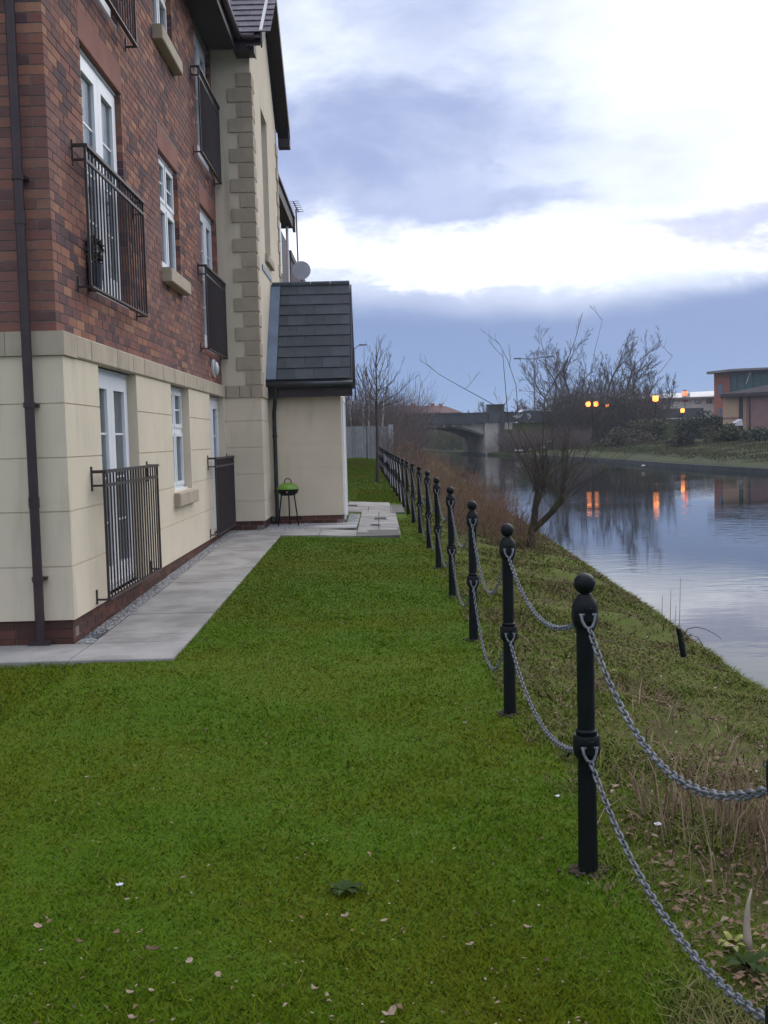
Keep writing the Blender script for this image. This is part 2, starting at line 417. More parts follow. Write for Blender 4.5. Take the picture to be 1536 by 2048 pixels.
def ground_mat(name, cols, scale, bump=.6, bscale=35, scale2=9.):
    m = bpy.data.materials.new(name); m.use_nodes = True
    t = m.node_tree; q = G(t); b = t.nodes['Principled BSDF']
    pos = q.n('ShaderNodeNewGeometry').outputs['Position']
    a = q.noise(pos, scale, 6, .6); c_ = q.noise(q.mapping(pos, loc=(5, 9, 2)), scale2, 6, .65); f = q.noise(pos, 60, 4, .7)
    c = q.mix(q.step(a, .38, .62), cols[0], cols[1])
    c = q.mix(q.math('MULTIPLY', q.step(c_, .48, .7), .7), c, cols[2])
    vm = q.n('ShaderNodeVectorMath', operation='SCALE'); q.put(vm.inputs[0], c); q.put(vm.inputs['Scale'], q.math('ADD', .55, q.math('MULTIPLY', f, .9)))
    q.put(b.inputs['Base Color'], vm.outputs[0]); b.inputs['Roughness'].default_value = .95; b.inputs['Specular IOR Level'].default_value = .15
    bp = q.n('ShaderNodeBump'); bp.inputs['Strength'].default_value = bump; bp.inputs['Distance'].default_value = .03
    q.put(bp.inputs['Height'], q.noise(pos, bscale, 6, .7)); q.put(b.inputs['Normal'], bp.outputs[0])
    return m
LAWN = ground_mat('mossy_turf', [(.056, .112, .004), (.068, .112, .004), (.084, .095, .007)], .55)
BANK = ground_mat('rough_bank_turf', [(.105, .110, .022), (.085, .110, .018), (.085, .055, .030)], 1.2, 1.0, 25, 3.5)
VERGE = ground_mat('canal_verge', [(.027, .042, .009), (.036, .040, .014), (.045, .034, .020)], .25, .8, 10, 1.2)
FIELD = ground_mat('far_ground', [(.05, .055, .025), (.06, .05, .03), (.04, .045, .02)], .05, .5, 3, .3)

lawn_cols = lambda y: [(x, float(gz(x, y))+(.0 if x > -2.2 else -.02)) for x in np.linspace(-9, -2.2, 6)]+[(x, float(gz(x, y))) for x in np.linspace(-2.1, fence_x(y)+.12, 16)]
sheet('lawn', lawn_cols, LAWN)
def bank_cols(y):
    xf = float(fence_x(y))+.12; xl = float(lip_x(y))+.05*math.sin(y*2.7)+.04*math.sin(y*6.9+1)+.02*math.sin(y*15.3)
    pts = [(x, float(bank_z(x, y))) for x in np.linspace(xf, xl, 40)]
    z = pts[-1][1]
    return pts+[(xl+.03, z-.05), (xl+.02, WATER_Z-.15), (xl+.1, -1.3)]
sheet('canal_bank', bank_cols, BANK)
sheet('canal_bed', lambda y: [(float(lip_x(y))+.09, -1.3), (float(lip_x(y)+far_x(y))/2, -1.6), (float(far_x(y))+.01, -1.3)], FIELD)
sheet('far_bank', lambda y: [(float(far_x(y)), -1.3), (float(far_x(y))+.02, -.34), (float(far_x(y))+.10, -.28)]+[(float(far_x(y))+s, float(far_z(s, y))+float(wob(s*.6, y*.5, .05))) for s in (.3, 1, 2, 3, 4, 6, 8, 10, 12, 15, 18, 22, 25, 32, 40, 60)], VERGE)
sheet('far_ground', lambda y: [(float(far_x(y))+60, 1.3)]+[(float(far_x(y))+60+s, 1.4) for s in (20, 100, 400, 1200)], FIELD)
sheet('west_ground', lambda y: [(x, float(gz(-9, y))-.02) for x in (-1200, -300, -60, -20, -9)], FIELD)
hz = MB(); hz.add([(-1500, 429, .5), (1500, 429, .5), (1500, 2500, .5), (-1500, 2500, .5)], [(0, 1, 2, 3)])
tag(hz.build('distant_ground', FIELD), None, None, None, 'structure')

# water
wm = bpy.data.materials.new('canal_water'); wm.use_nodes = True
q = G(wm.node_tree); b = wm.node_tree.nodes['Principled BSDF']
b.inputs['Base Color'].default_value = (.010, .014, .014, 1); b.inputs['Roughness'].default_value = .025
b.inputs['IOR'].default_value = 1.333; b.inputs['Specular IOR Level'].default_value = .5
pos = q.n('ShaderNodeNewGeometry').outputs['Position']
na = q.noise(q.mapping(pos, (1.2, 2.6, 1), rot=(0, 0, .25)), 1.6, 3, .5)
nb = q.noise(q.mapping(pos, (.5, 1, 1), rot=(0, 0, -.2)), 7, 3, .5)
calm = q.step(q.noise(pos, .16, 3, .5), .40, .62)
h = q.math('ADD', q.math('MULTIPLY', na, .8), q.math('MULTIPLY', nb, .25))
bp = q.n('ShaderNodeBump'); bp.inputs['Distance'].default_value = .010
q.put(bp.inputs['Strength'], q.math('ADD', .12, q.math('MULTIPLY', calm, .5)))
q.put(bp.inputs['Height'], h); q.put(b.inputs['Normal'], bp.outputs[0])
sheet('canal_water', lambda y: [(float(lip_x(y))-.4, WATER_Z), (float(lip_x(y)*.5+far_x(y)*.5), WATER_Z), (float(far_x(y))+.05, WATER_Z)], wm)

# ------------------------------------------------------------------ paving and gravel
path = thing('footpath', None, None, (-1.85, 11, 0)); path['kind'] = 'structure'
bed = MB()
for x0, x1, y0, y1 in ((-2.22, -1.48, 7.3, 16.2), (-8, -2.23, 7.3, 7.9), (-1.47, .28, 15.4, 16.3), (-.38, .29, 16.31, 20.4), (-.72, .47, 20.41, 22.8)):
    n = max(1, int((y1-y0)/1.0))
    for i in range(n):
        a, c = y0+(y1-y0)*i/n, y0+(y1-y0)*(i+1)/n
        za, zc = float(gz((x0+x1)/2, a)), float(gz((x0+x1)/2, c))
        bed.hexa([(x0, a, -.2), (x1, a, -.2), (x1, c, -.2), (x0, c, -.2)], [(x0+.01, a, za+.004), (x1-.01, a, za+.004), (x1-.01, c, zc+.004), (x0+.01, c, zc+.004)])
bed.build('slab_bed', mat('joint_sand', (.14, .13, .12), rough=.95), path)
def slab(x0, x1, y0, y1):
    gap = .005; t = random.uniform(.020, .026)
    zz = lambda x, y: float(gz(x, y))
    m = MB(); x0 += gap; x1 -= gap; y0 += gap; y1 -= gap; c = .006
    m.hexa([(x0, y0, zz(x0, y0)-.03), (x1, y0, zz(x1, y0)-.03), (x1, y1, zz(x1, y1)-.03), (x0, y1, zz(x0, y1)-.03)],
           [(x0, y0, zz(x0, y0)+t-c), (x1, y0, zz(x1, y0)+t-c), (x1, y1, zz(x1, y1)+t-c), (x0, y1, zz(x0, y1)+t-c)])
    m.hexa([(x0, y0, zz(x0, y0)+t-c), (x1, y0, zz(x1, y0)+t-c), (x1, y1, zz(x1, y1)+t-c), (x0, y1, zz(x0, y1)+t-c)],
           [(x0+c, y0+c, zz(x0, y0)+t), (x1-c, y0+c, zz(x1, y0)+t), (x1-c, y1-c, zz(x1, y1)+t), (x0+c, y1-c, zz(x0, y1)+t)])
    m.build('paving_slab', SLAB, path)
y = 8.2
slab(-2.22, -1.48, 7.9, 8.2)
while y < 16.1:
    y2 = min(y+.9, 16.2); slab(-2.22, -1.48, y, y2); y = y2
slab(-2.22, -1.48, 7.27, 7.9)
for i in range(5): slab(-2.22-.9*(i+1), -2.22-.9*i, 7.27, 7.9)
for i in range(2): slab(-1.48+.55*i, -1.48+.55*(i+1), 15.35, 16.25)
for i in range(2): slab(-.38+.335*i, -.38+.335*(i+1), 15.9, 17.0); slab(-.38+.335*i, -.38+.335*(i+1), 17.0, 18.8); slab(-.38+.335*i, -.38+.335*(i+1), 18.8, 20.4)
for i in range(2): slab(-.72+.46*i, -.72+.46*(i+1), 20.4, 22.0)
slab(.2, .47, 20.6, 22.5); slab(-.72, .2, 22.0, 23.6)
# gravel strips: sheet plus loose stones
gs = MB()
GRV = [(-2.36, -2.23, 7.95, 16.25), (-2.36, -.39, 16.26, 17.4), (-.6, -.39, 17.41, 19.8)]
for x0, x1, y0, y1 in GRV:
    for i in range(8):
        a, c = y0+(y1-y0)*i/8, y0+(y1-y0)*(i+1)/8; zf = lambda y: float(gz((x0+x1)/2, y))+.012
        gs.add([(x0, a, zf(a)), (x1, a, zf(a)), (x1, c, zf(c)), (x0, c, zf(c))], [(0, 1, 2, 3)])
tag(gs.build('gravel_bed', GRAVEL), None, None, None, 'structure')
oc = np.array([(1, 0, 0), (-1, 0, 0), (0, 1, 0), (0, -1, 0), (0, 0, 1), (0, 0, -1)], float)
of = np.array([(0, 2, 4), (2, 1, 4), (1, 3, 4), (3, 0, 4), (2, 0, 5), (1, 2, 5), (3, 1, 5), (0, 3, 5)])
def scatter_pebbles(name, xs, ys, zs, r, m, flat=.7):
    n = len(xs); s = NR.uniform(.6, 1.3, (n, 6, 1))*r*NR.uniform(.7, 1.3, (n, 1, 1)); a = NR.uniform(0, 6.28, n)
    P = oc[None]*s; P[:, :, 2] *= flat
    c, d = np.cos(a)[:, None], np.sin(a)[:, None]
    X = P[:, :, 0]*c-P[:, :, 1]*d; Y = P[:, :, 0]*d+P[:, :, 1]*c
    V = np.stack([X+np.asarray(xs)[:, None], Y+np.asarray(ys)[:, None], P[:, :, 2]+np.asarray(zs)[:, None]], -1).reshape(-1, 3)
    Fc = (of[None]+np.arange(n)[:, None, None]*6).reshape(-1, 3)
    return np_mesh(name, V, Fc, m, kind='stuff')
px_, py_ = [], []
for x0, x1, y0, y1 in GRV:
    n = int(1600*(x1-x0)*(y1-y0)*1.2); px_.append(NR.uniform(x0+.01, x1-.01, n)); py_.append(NR.uniform(y0, y1-.02, n))
px_, py_ = np.concatenate(px_), np.concatenate(py_)
scatter_pebbles('gravel_stones', px_, py_, gz(px_, py_)+.014, .013, GRAVEL)
for p, sx, sy, lb in (((-.02, 18.75), .12, .22, 'narrow grey metal drain cover in the paving, farther of the pair beside the porch'), ((-.1, 17.3), .09, .12, 'short dark drain cover in the paving, nearer of the pair beside the porch'), ((-.6, 22.15), .11, .2, 'dark drain slot at the far edge of the paving behind the porch')):
    z = float(gz(*p))+.026
    t = thing('drain_cover', lb, 'drain cover', (p[0], p[1], z-.02))
    MB().box(p[0]-sx, p[0]+sx, p[1]-sy, p[1]+sy, z-.02, z+.004).build('cover_frame', GREYMET, t)
    k = MB()
    for i in range(5): k.box(p[0]-sx+.02, p[0]+sx-.02, p[1]-sy+.02+i*(2*sy-.04)/5, p[1]-sy+.02+(i+.6)*(2*sy-.04)/5, z+.004, z+.010)
    k.build('cover_grid', IRON, t)
t = thing('drain_gully', 'dark square gully grate in the gravel at the building corner', 'drain', (-2.28, 8.3, .0))
MB().box(-2.355, -2.225, 8.12, 8.5, -.02, .018).build('gully_frame', IRON, t)
k = MB()
for i in range(7): k.box(-2.35, -2.23, 8.14+i*.05, 8.165+i*.05, .018, .026)
k.build('gully_grate', GREYMET, t)

# ------------------------------------------------------------------ apartment building
XW, XC, YC, YG, XG, YE = -2.40, -2.364, 7.98, 16.30, -1.81, 20.45
B = thing('apartment_building', 'red brick and cream rendered apartment block with white windows beside the lawn', 'building', (-2.4, 8, 0))
def holes_panels(mb, y0, y1, z0, z1, holes, xb, xf):
    ys = sorted({y0, y1, *[h[0] for h in holes], *[h[1] for h in holes]}); zs = sorted({z0, z1, *[h[2] for h in holes], *[h[3] for h in holes]})
    ys = [v for v in ys if y0 <= v <= y1]; zs = [v for v in zs if z0 <= v <= z1]
    for a, c in zip(ys, ys[1:]):
        for d, e in zip(zs, zs[1:]):
            my, mz = (a+c)/2, (d+e)/2
            if not any(h[0] < my < h[1] and h[2] < mz < h[3] for h in holes): mb.box(xb, xf, a, c, d, e)
    return mb
DOOR_Y, WIN_Y, DOOR2_Y = (8.98, 10.37), (12.09, 13.21), (14.83, 16.15)
GF = [(DOOR_Y[0], DOOR_Y[1], .2, 2.2), (WIN_Y[0], WIN_Y[1], .96, 2.2), (DOOR2_Y[0], DOOR2_Y[1], .2, 2.2)]
F1 = [(DOOR_Y[0], DOOR_Y[1], 2.84, 4.88), (WIN_Y[0], WIN_Y[1], 3.52, 4.84), (DOOR2_Y[0], DOOR2_Y[1], 2.84, 4.84)]
F2 = [(DOOR_Y[0], DOOR_Y[1], 5.5, 7.28), (WIN_Y[0], WIN_Y[1], 6.19, 7.28), (DOOR2_Y[0], DOOR2_Y[1], 5.5, 7.28)]
# rendered ground storey in courses, with open grooves between
GRO = [.19, .60, 1.02, 1.43, 1.84, 2.2]
rw = MB()
for i in range(5):
    a, c = GRO[i]+(.006 if i else 0), GRO[i+1]-(.006 if i < 4 else 0)
    holes_panels(rw, YC, YG-.0, a, c, GF, XC-.06, XC)
    rw.box(-8, XC-.06, YC, YC+.06, a, c)
    if i < 4:
        holes_panels(rw, YC+.008, YG-.0, c, c+.012, GF, XC-.06, XC-.008)
        rw.box(-8, XC-.06, YC+.008, YC+.06, c, c+.012)
holes_panels(rw, YC+.012, YG, .19, 2.2, GF, XC-.16, XC-.06)
rw.build('render_wall', CREAM, B)
# gable wing and porch walls
gw = MB()
for i in range(5):
    a, c = GRO[i]+(.006 if i else 0), GRO[i+1]-(.006 if i < 4 else 0)
    if i == 0: a = .29
    gw.box(XC, XG+.012, YG, YG+.1, a, c)                   # return facing the camera
    gw.box(XG-.088, XG+.012, YG+.1, 17.4, a, c)
    if i < 4: gw.box(XC, XG+.004, YG+.008, YG+.1, c, c+.012); gw.box(XG-.088, XG+.004, YG+.1, 17.4, c, c+.012)
gw.box(XW, XG, YG, YG+.1, 2.38, 7.5)
hy0, hy1, hz0, hz1 = 17.7, 18.62, 4.62, 7.0
holes_panels(gw, YG+.1, YE, 2.38, 7.3, [(hy0, hy1, hz0, hz1)], XG-.12, XG)
gw.box(XG-.12, XG, 19.6, YE, .29, 2.38)
gw.prism([(XG, YG+.05, 7.3), (XG, YE-.05, 7.3), (XG, 18.375, 9.2)], (-.12, 0, 0))
gw.box(-6, XG, YE-.1, YE, .1, 7.4)
gw.build('gable_wall', CREAM, B)
pw = MB()
PX1 = -.615
for i in range(5):
    a, c = [.27, .66, 1.06, 1.46, 1.84][i]+.004, [.66, 1.06, 1.46, 1.84, 2.3][i]-.004
    pw.box(XG+.012, PX1, 17.4, 17.5, a, c); pw.box(PX1-.1, PX1, 17.5, 19.55, a, c)
    if i < 4: pw.box(XG+.012, PX1-.004, 17.404, 17.5, c, c+.008); pw.box(PX1-.1, PX1-.004, 17.5, 19.55, c, c+.008)
pw.box(XG+.012, PX1, 19.55, 19.65, .27, 2.3)
pw.prism([(PX1, 17.45, 2.3), (PX1, 19.6, 2.3), (PX1, 18.5, 4.0)], (-.1, 0, 0))
pw.build('porch_wall', CREAM, B)
sd = MB()
for a, c in ((17.62, 17.68), (18.6, 18.66)): sd.box(PX1, PX1+.028, a, c, .18, 2.22)
sd.box(PX1, PX1+.028, 17.68, 18.6, 2.16, 2.22)
o = sd.build('door', UPVC, B); MB().box(PX1, PX1+.012, 17.68, 18.6, .2, 2.16).build('door_panel', UPVC, o)
# brick: mortar backing with real bricks proud of it
bw = MB()
ext = lambda H: [(h[0]-.004, h[1]+.004, h[2]-.004, h[3]+.004) for h in H]
holes_panels(bw, YC+.004, YG, 2.3, 7.4, ext(F1+F2), XW-.11, XW-.004)
bw.box(-8, XW-.11, YC+.004, YC+.11, 2.3, 7.4)
wall = bw.build('brick_wall', MORTAR, B)
MB().box(-3.3, -3.2, YC+.2, YE, .2, 7.4).build('dark_backing', DARKIN, B)  # backing sheet; the unlit rooms' darkness is painted into its colour
LINT = [(h[0]-.05, h[1]+.05, h[3], h[3]+.28) for h in F1]
blocked = F1+F2+LINT+[(WIN_Y[0]-.06, WIN_Y[1]+.33, 3.40, 3.52), (WIN_Y[0]-.06, WIN_Y[1]+.33, 6.07, 6.19)]
CP, JT = .075, .010
singles, mass = [], MB()
def unit(w_, d_, h_=.065):
    m = MB(); j = .0018
    m.box(-d_, 0, 0, w_, 0, h_); return m
UNITS = {k: None for k in ()}
def brick_mesh(kind):
    if kind not in UNITS:
        if kind == 'return_stretcher': m = MB().box(-.215, 0, 0, .1, 0, .065)
        elif kind == 'return_header': m = MB().box(-.1025, 0, 0, .1, 0, .065)
        elif kind == 'corner_long': m = MB().box(-.215, 0, 0, .1025, 0, .065)
        elif kind == 'corner_short': m = MB().box(-.1025, 0, 0, .215, 0, .065)
        elif kind == 'stretcher': m = MB().box(-.1, 0, 0, .215, 0, .065)
        UNITS[kind] = m.mesh('brick', BRICK)
    return UNITS[kind]
z = 2.385; ci = 0
while z+.065 < 7.35:
    odd = ci % 2
    near = z < 4.85
    def put(kind, x, yy):
        j = random.uniform(-.0015, .0015)
        if near and len(singles) < 300:
            singles.append(inst(brick_mesh(kind), 'brick', (x+(j if kind == 'stretcher' else 0), yy+(j if kind.startswith('return') else 0), z), wall))
        else:
            bb = brick_mesh(kind).vertices; P = [(v.co.x+x, v.co.y+yy, v.co.z+z) for v in bb]
            mass.add(P, [(3, 2, 1, 0), (4, 5, 6, 7), (0, 1, 5, 4), (1, 2, 6, 5), (2, 3, 7, 6), (3, 0, 4, 7)])
    # return wall facing the camera
    put('corner_long' if odd else 'corner_short', XW, YC)
    x = XW-(.225 if odd else .1125)
    for k in range(3):
        put('return_stretcher' if (k+ci) % 2 else 'return_header', x, YC); x -= .225 if (k+ci) % 2 else .1125
    save = near; near = False
    while x > -4.2: put('return_stretcher', x, YC); x -= .225
    near = save
    # facade
    y = YC+(.1125 if odd else .225)
    spans = [(y, YG-.002)]
    for h in blocked:
        if h[2] < z+.06 and h[3] > z+.005:
            ns = []
            for a, c in spans:
                if h[1] <= a or h[0] >= c: ns.append((a, c)); continue
                if h[0] > a: ns.append((a, h[0]))
                if h[1] < c: ns.append((h[1], c))
            spans = ns
    while y < YG:
        for a, c in spans:
            y0, y1 = max(y, a), min(y+.215, c)
            if y1-y0 > .03:
                if near and y < 9.0 and y1-y0 > .21: put('stretcher', XW, y)
                else:
                    j = random.uniform(-.0015, .0015); mass.box(XW-.1, XW+j, y0, y1, z, z+.065)
        y += .225
    z += CP; ci += 1
mass.build('brickwork', BRICK, wall, kind='stuff')
for h in F1: MB().bev(XW-.1, XW+.003, h[0]-.047, h[1]+.047, h[3]+.002, h[3]+.277, .004).build('lintel', SANDRED, B)
# plinth bricks under the render
pl = MB(); pl.box(-8, XC-.05, YC+.03, YC+.1, -.1, .19); pl.box(XC-.12, XC-.024, YC+.03, YG+.05, -.1, .19)
pl.box(XC-.02, XG-.024, YG+.024, YG+.1, -.1, .29); pl.box(XG-.1, XG-.024, YG+.1, 17.45, -.1, .29); pl.box(XG, PX1-.024, 17.424, 17.5, -.1, .27); pl.box(PX1-.1, PX1-.024, 17.5, 19.6, -.1, .27)
plw = pl.build('plinth', MORTAR, B)
pls, plh = MB().box(0, .215, 0, .06, 0, .065).mesh('brick', PLBRICK), MB().box(-.06, 0, 0, .215, 0, .065).mesh('brick', PLBRICK)
for c in range(3):
    z = .19-.070*(c+1)
    for i in range(10): inst(pls, 'brick', (XC-.02-.215-.225*i+(.11 if c % 2 else 0)-(0 if c % 2 == 0 else .11), YC+.02, z), plw)
    for i in range(37): inst(plh, 'brick', (XC-.02, YC+.082+.225*i+(.11 if c % 2 else 0), z), plw)
    z = .29-.070*(c+1)
    for i in range(2): inst(pls, 'brick', (XG-.02-.217-.225*i+(-.1 if c % 2 else 0), YG+.02, z), plw)
    for i in range(4): inst(plh, 'brick', (XG-.02, YG+.085+.225*i+(.1 if c % 2 else 0), z), plw)
    z = .27-.070*(c+1)
    for i in range(5): inst(pls, 'brick', (PX1-.02-.217-.225*i+(-.1 if c % 2 else 0), 17.42, z), plw)
# cast stone band course
def band(y0, y1):
    MB().bev(XC-.06, XC+.022, y0+.004, y1-.004, 2.202, 2.382, .012).build('band_stone', CAST, B)
y = YC-.022
corner = MB().box(XC-.42, XC-.062, YC-.022, YC+.06, 2.202, 2.382); corner.box(XC-.062, XC+.022, YC-.022, YC+.32, 2.202, 2.382)
corner.build('band_stone', CAST, B)
y = YC+.32; k = 0
for L in (.42, .86, .62, .48, .92, .66, .58, .88, .5, .9, .7, .78, .62):
    if y >= YG-.03: break
    band(y, min(y+L, YG-.024)); y += L
x = XC-.42
for L in (.22, .8, .6, .8, .8):
    MB().box(x-L+.004, x-.004, YC-.022, YC+.06, 2.202, 2.382).build('band_stone', CAST, B); x -= L
for a, c in ((XC+.03, -2.13), (-2.122, -1.955), (-1.947, XG+.035)): MB().box(a, c, YG-.022, YG+.06, 2.202, 2.382).build('band_stone', CAST, B)
MB().box(XG-.05, XG+.035, YG+.062, 17.1, 2.202, 2.382).build('band_stone', CAST, B)
# quoins on the gable corner nearest the camera and on its far corner
QH = .2235; z = 2.386; i = 0
while z < 7.05:
    wide = i % 2
    lx, ly = (.345, .22) if wide else (.205, .36)
    m = MB(); c = .012
    m.box(XG-lx, XG+.020, YG-.022, YG, z+.012, z+QH-.012)
    m.box(XG, XG+.020, YG, YG+ly, z+.012, z+QH-.012)
    m.build('quoin_stone', CAST, B)
    MB().box(XG, XG+.02, YE-(.22 if wide else .36), YE, z+.012, z+QH-.012).build('quoin_stone', CAST, B)
    z += QH; i += 1
# windows
XF = -2.465
def curtain(y0, y1, z0, z1, x, parent):
    m = MB(); n = 40
    pts = [(x+.02*math.sin(i*1.25)+.008*math.sin(i*2.9), y0+(y1-y0)*i/n) for i in range(n+1)]
    m.add([(a, b_, z0) for a, b_ in pts]+[(a, b_, z1) for a, b_ in pts], [(i, i+1, n+2+i, n+1+i) for i in range(n)])
    m.build('curtain', CURTAIN, parent, smooth=True)
def window(y0, y1, z0, z1, french, sill=True, name='window'):
    f = MB(); e = .055
    f.box(XF-.07, XF, y0+.002, y0+e, z0, z1-.002); f.box(XF-.07, XF, y1-e, y1-.002, z0, z1-.002)
    f.box(XF-.07, XF, y0+e, y1-e, z1-e, z1-.002); f.box(XF-.07, XF, y0+e, y1-e, z0, z0+e)
    f.box(XF, XF+.02, y0+.002, y1-.002, z1-.022, z1-.004)
    W = f.build('french_window' if french else 'window', UPVC, B)
    ym = (y0+y1)/2
    leaves = [(y0+e+.004, ym-.002), (ym+.002, y1-e-.004)]
    if not french:
        f2 = MB(); zt = z0+(z1-z0)*.58
        f2.box(XF-.06, XF+.008, y0+e, y1-e, zt-.03, zt+.03); f2.box(XF-.06, XF+.006, ym-.03, ym+.03, z0+e, zt-.031); f2.box(XF-.06, XF+.006, ym-.03, ym+.03, zt+.031, z1-e)
        f2.build('window_transom', UPVC, W)
        cells = [(a, c, d, g_) for a, c in ((y0+e, ym-.03), (ym+.03, y1-e)) for d, g_ in ((z0+e, zt-.03), (zt+.03, z1-e))]
    else: cells = [(a, c, z0+e+.004, z1-e-.004) for a, c in leaves]
    for a, c, d, g_ in cells:
        s = MB(); st = .12 if french else .045; bt = .16 if french else st
        s.box(XF-.045, XF+.018, a, a+st, d, g_); s.box(XF-.045, XF+.018, c-st, c, d, g_); s.box(XF-.045, XF+.018, a+st, c-st, g_-st, g_); s.box(XF-.045, XF+.018, a+st, c-st, d, d+bt)
        s.build('leaf_frame' if french else 'sash', UPVC, W)
        MB().box(XF-.022, XF-.010, a+st, c-st, d+bt, g_-st).build('pane', GLASS, W)
        n = 4 if french else (2 if g_ > z0+(z1-z0)*.6 else 1)
        for i in range(1, n): zz = d+bt+(g_-st-d-bt)*i/n; MB().box(XF-.010, XF-.004, a+st, c-st, zz-.009, zz+.009).build('glazing_bar', UPVC, W)
    curtain(y0+.06, y1-.06, z0+.06, z1-.06, XF-.06, W)
    if sill:
        MB().bev(XW-.1, XC+.075, y0-.05, y1+.32 if False else y1+.05, z0-.17, z0-.012, .01).build('sill', CAST, W)
        MB().box(XF, XF+.05, y0+.01, y1-.01, z0-.012, z0+.02).build('window_board', UPVC, W)
    else: MB().box(XF-.07, XF+.06, y0+.002, y1-.002, z0-.03, z0).build('threshold', UPVC, W)
    return W
for fl in (GF, F1, F2):
    for h, fr in zip(fl, (True, False, True)): window(*h, fr, not fr)
# gable window
g0 = MB(); xg = XG-.10
g0.box(xg-.05, xg, hy0+.002, hy0+.06, hz0, hz1-.002); g0.box(xg-.05, xg, hy1-.06, hy1-.002, hz0, hz1-.002); g0.box(xg-.05, xg, hy0+.06, hy1-.06, hz1-.06, hz1-.002); g0.box(xg-.05, xg, hy0+.06, hy1-.06, hz0, hz0+.06)
gwn = g0.build('window', UPVC, B); MB().box(xg-.03, xg-.02, hy0+.06, hy1-.06, hz0+.06, hz1-.06).build('pane', GLASS, gwn)
MB().bev(XG-.1, XG+.06, hy0-.05, hy1+.06, hz0-.13, hz0-.004, .01).build('sill', CAST, gwn)
# juliet railings
bal = MB().tube([(0, 0, 0), (0, 0, 1.0)], .0085, 6, cap=False).mesh('baluster', IRON)
def juliet(y0, y1, zb, zt, xw):
    xr = xw+.105
    r = MB()
    r.box(xr-.022, xr+.022, y0, y1, zt-.026, zt)
    R_ = r.build('juliet_railing', IRON, B)
    MB().box(xr-.01, xr+.01, y0+.021, y1-.021, zt-.140, zt-.114).build('middle_rail', IRON, R_)
    MB().box(xr-.02, xr+.02, y0, y1, zb, zb+.016).build('bottom_rail', IRON, R_)
    for yy in (y0, y1-.02):
        m = MB(); m.box(xw, xr-.022, yy, yy+.02, zt-.026, zt); m.box(xw, xr-.011, yy, yy+.02, zt-.135, zt-.118); m.box(xw, xw+.012, yy-.002, yy+.022, zt-.17, zt+.03)
        m.build('wall_bracket', IRON, R_)
        m = MB(); m.box(xw, xr-.02, yy, yy+.02, zb, zb+.016); m.box(xw, xw+.012, yy-.002, yy+.022, zb-.03, zb+.09)
        m.build('wall_bracket', IRON, R_)
        MB().box(xr-.01, xr+.01, yy+.001, yy+.019, zb+.016, zt-.026).build('end_post', IRON, R_)
    n = 20
    for i in range(1, n):
        o = inst(bal, 'baluster', (xr, y0+.01+(y1-y0-.02)*i/n, zb+.016), R_); o.scale = (1, 1, zt-zb-.03)
for zb, zt, xw in ((.24, 1.315, XC), (2.79, 3.93, XW), (5.42, 6.56, XW)):
    juliet(8.60, 10.68, zb, zt, xw); juliet(14.45, 16.26, zb, zt, xw)
# downpipe at the near corner
dp = MB(); dp.tube([(-2.605, 7.90, .02), (-2.605, 7.90, 7.4)], .036, 12)
DP = smooth_by_angle(dp.build('downpipe', PIPE, B))
for z in (.52, 1.83, 3.5, 5.3):
    m = MB(); m.tube([(-2.605, 7.90, z-.02), (-2.605, 7.90, z+.02)], .044, 12); m.box(-2.66, -2.55, 7.925, 7.978, z-.012, z+.012); m.build('pipe_bracket', PIPE, DP)
for z in (1.1, 3.2): MB().tube([(-2.605, 7.90, z-.04), (-2.605, 7.90, z+.04)], .041, 12).build('pipe_collar', PIPE, DP)
MB().box(-2.69, -2.52, 7.85, 7.95, .0, .05).build('pipe_shoe', PIPE, DP)
# bulkhead light
bl = MB(); bl.tube([(XW, 15.47, 2.60), (XW+.03, 15.47, 2.60), (XW+.035, 15.47, 2.60)], [.13, .13, .12], 20); BL = bl.build('wall_light', UPVC, B)
m = MB(); m.tube([(XW+.035, 15.47, 2.6), (XW+.07, 15.47, 2.6), (XW+.09, 15.47, 2.6)], [.115, .09, .02], 20); m.build('light_cover', BULK, BL, smooth=True)
# eaves, roofs
ev = MB(); ev.box(XW+.002, -1.99, 7.4, 16.02, 7.32, 7.335); ev.box(-2.005, -1.98, 7.4, 16.02, 7.30, 7.52); ev.box(-2.0, XG+.1, 16.0, 16.022, 7.28, 7.50); ev.box(-2.0, XG+.1, 16.022, YG-.002, 7.285, 7.30); ev.box(XG+.1, XG+.11, 15.98, 16.3, 7.26, 7.52)
ev.build('eaves_box', FASCIA, B)
gt = MB(); gt.tube([(-1.93, 7.4, 7.47), (-1.93, 15.9, 7.47)], .055, 10); gt.tube([(-1.98, 15.94, 7.47), (XG+.12, 15.94, 7.47)], .05, 10); gt.build('gutter', PIPE, B, smooth=True)
rf = MB(); rf.prism([(-1.93, 7.4, 7.53), (-1.93, 16.3, 7.53), (-6.3, 16.3, 10.6), (-6.3, 7.4, 10.6)], (0, 0, .05)); rf.prism([(-6.3, 7.4, 10.6), (-6.3, 30, 10.6), (-10.6, 30, 7.53), (-10.6, 7.4, 7.53)], (0, 0, .05))
rf.prism([(-1.93, YE, 6.98), (-1.93, 26.4, 6.98), (-6.3, 26.4, 10.0), (-6.3, YE, 10.0)], (0, 0, .05))
rf.build('main_roof', TILE2, B)
ts = 1.9/2.4   # slope of the gable roof
gr = MB()
gr.prism([(-6, 15.97, 7.46), (XG+.21, 15.97, 7.46), (XG+.21, 18.375, 7.46+ts*2.405), (-6, 18.375, 7.46+ts*2.405)], (0, 0, .05))
gr.prism([(-6, 20.78, 7.46), (-6, 18.375, 7.46+ts*2.405), (XG+.21, 18.375, 7.46+ts*2.405), (XG+.21, 20.78, 7.46)], (0, 0, .05))
GRF = gr.build('gable_roof', TILE2, B)
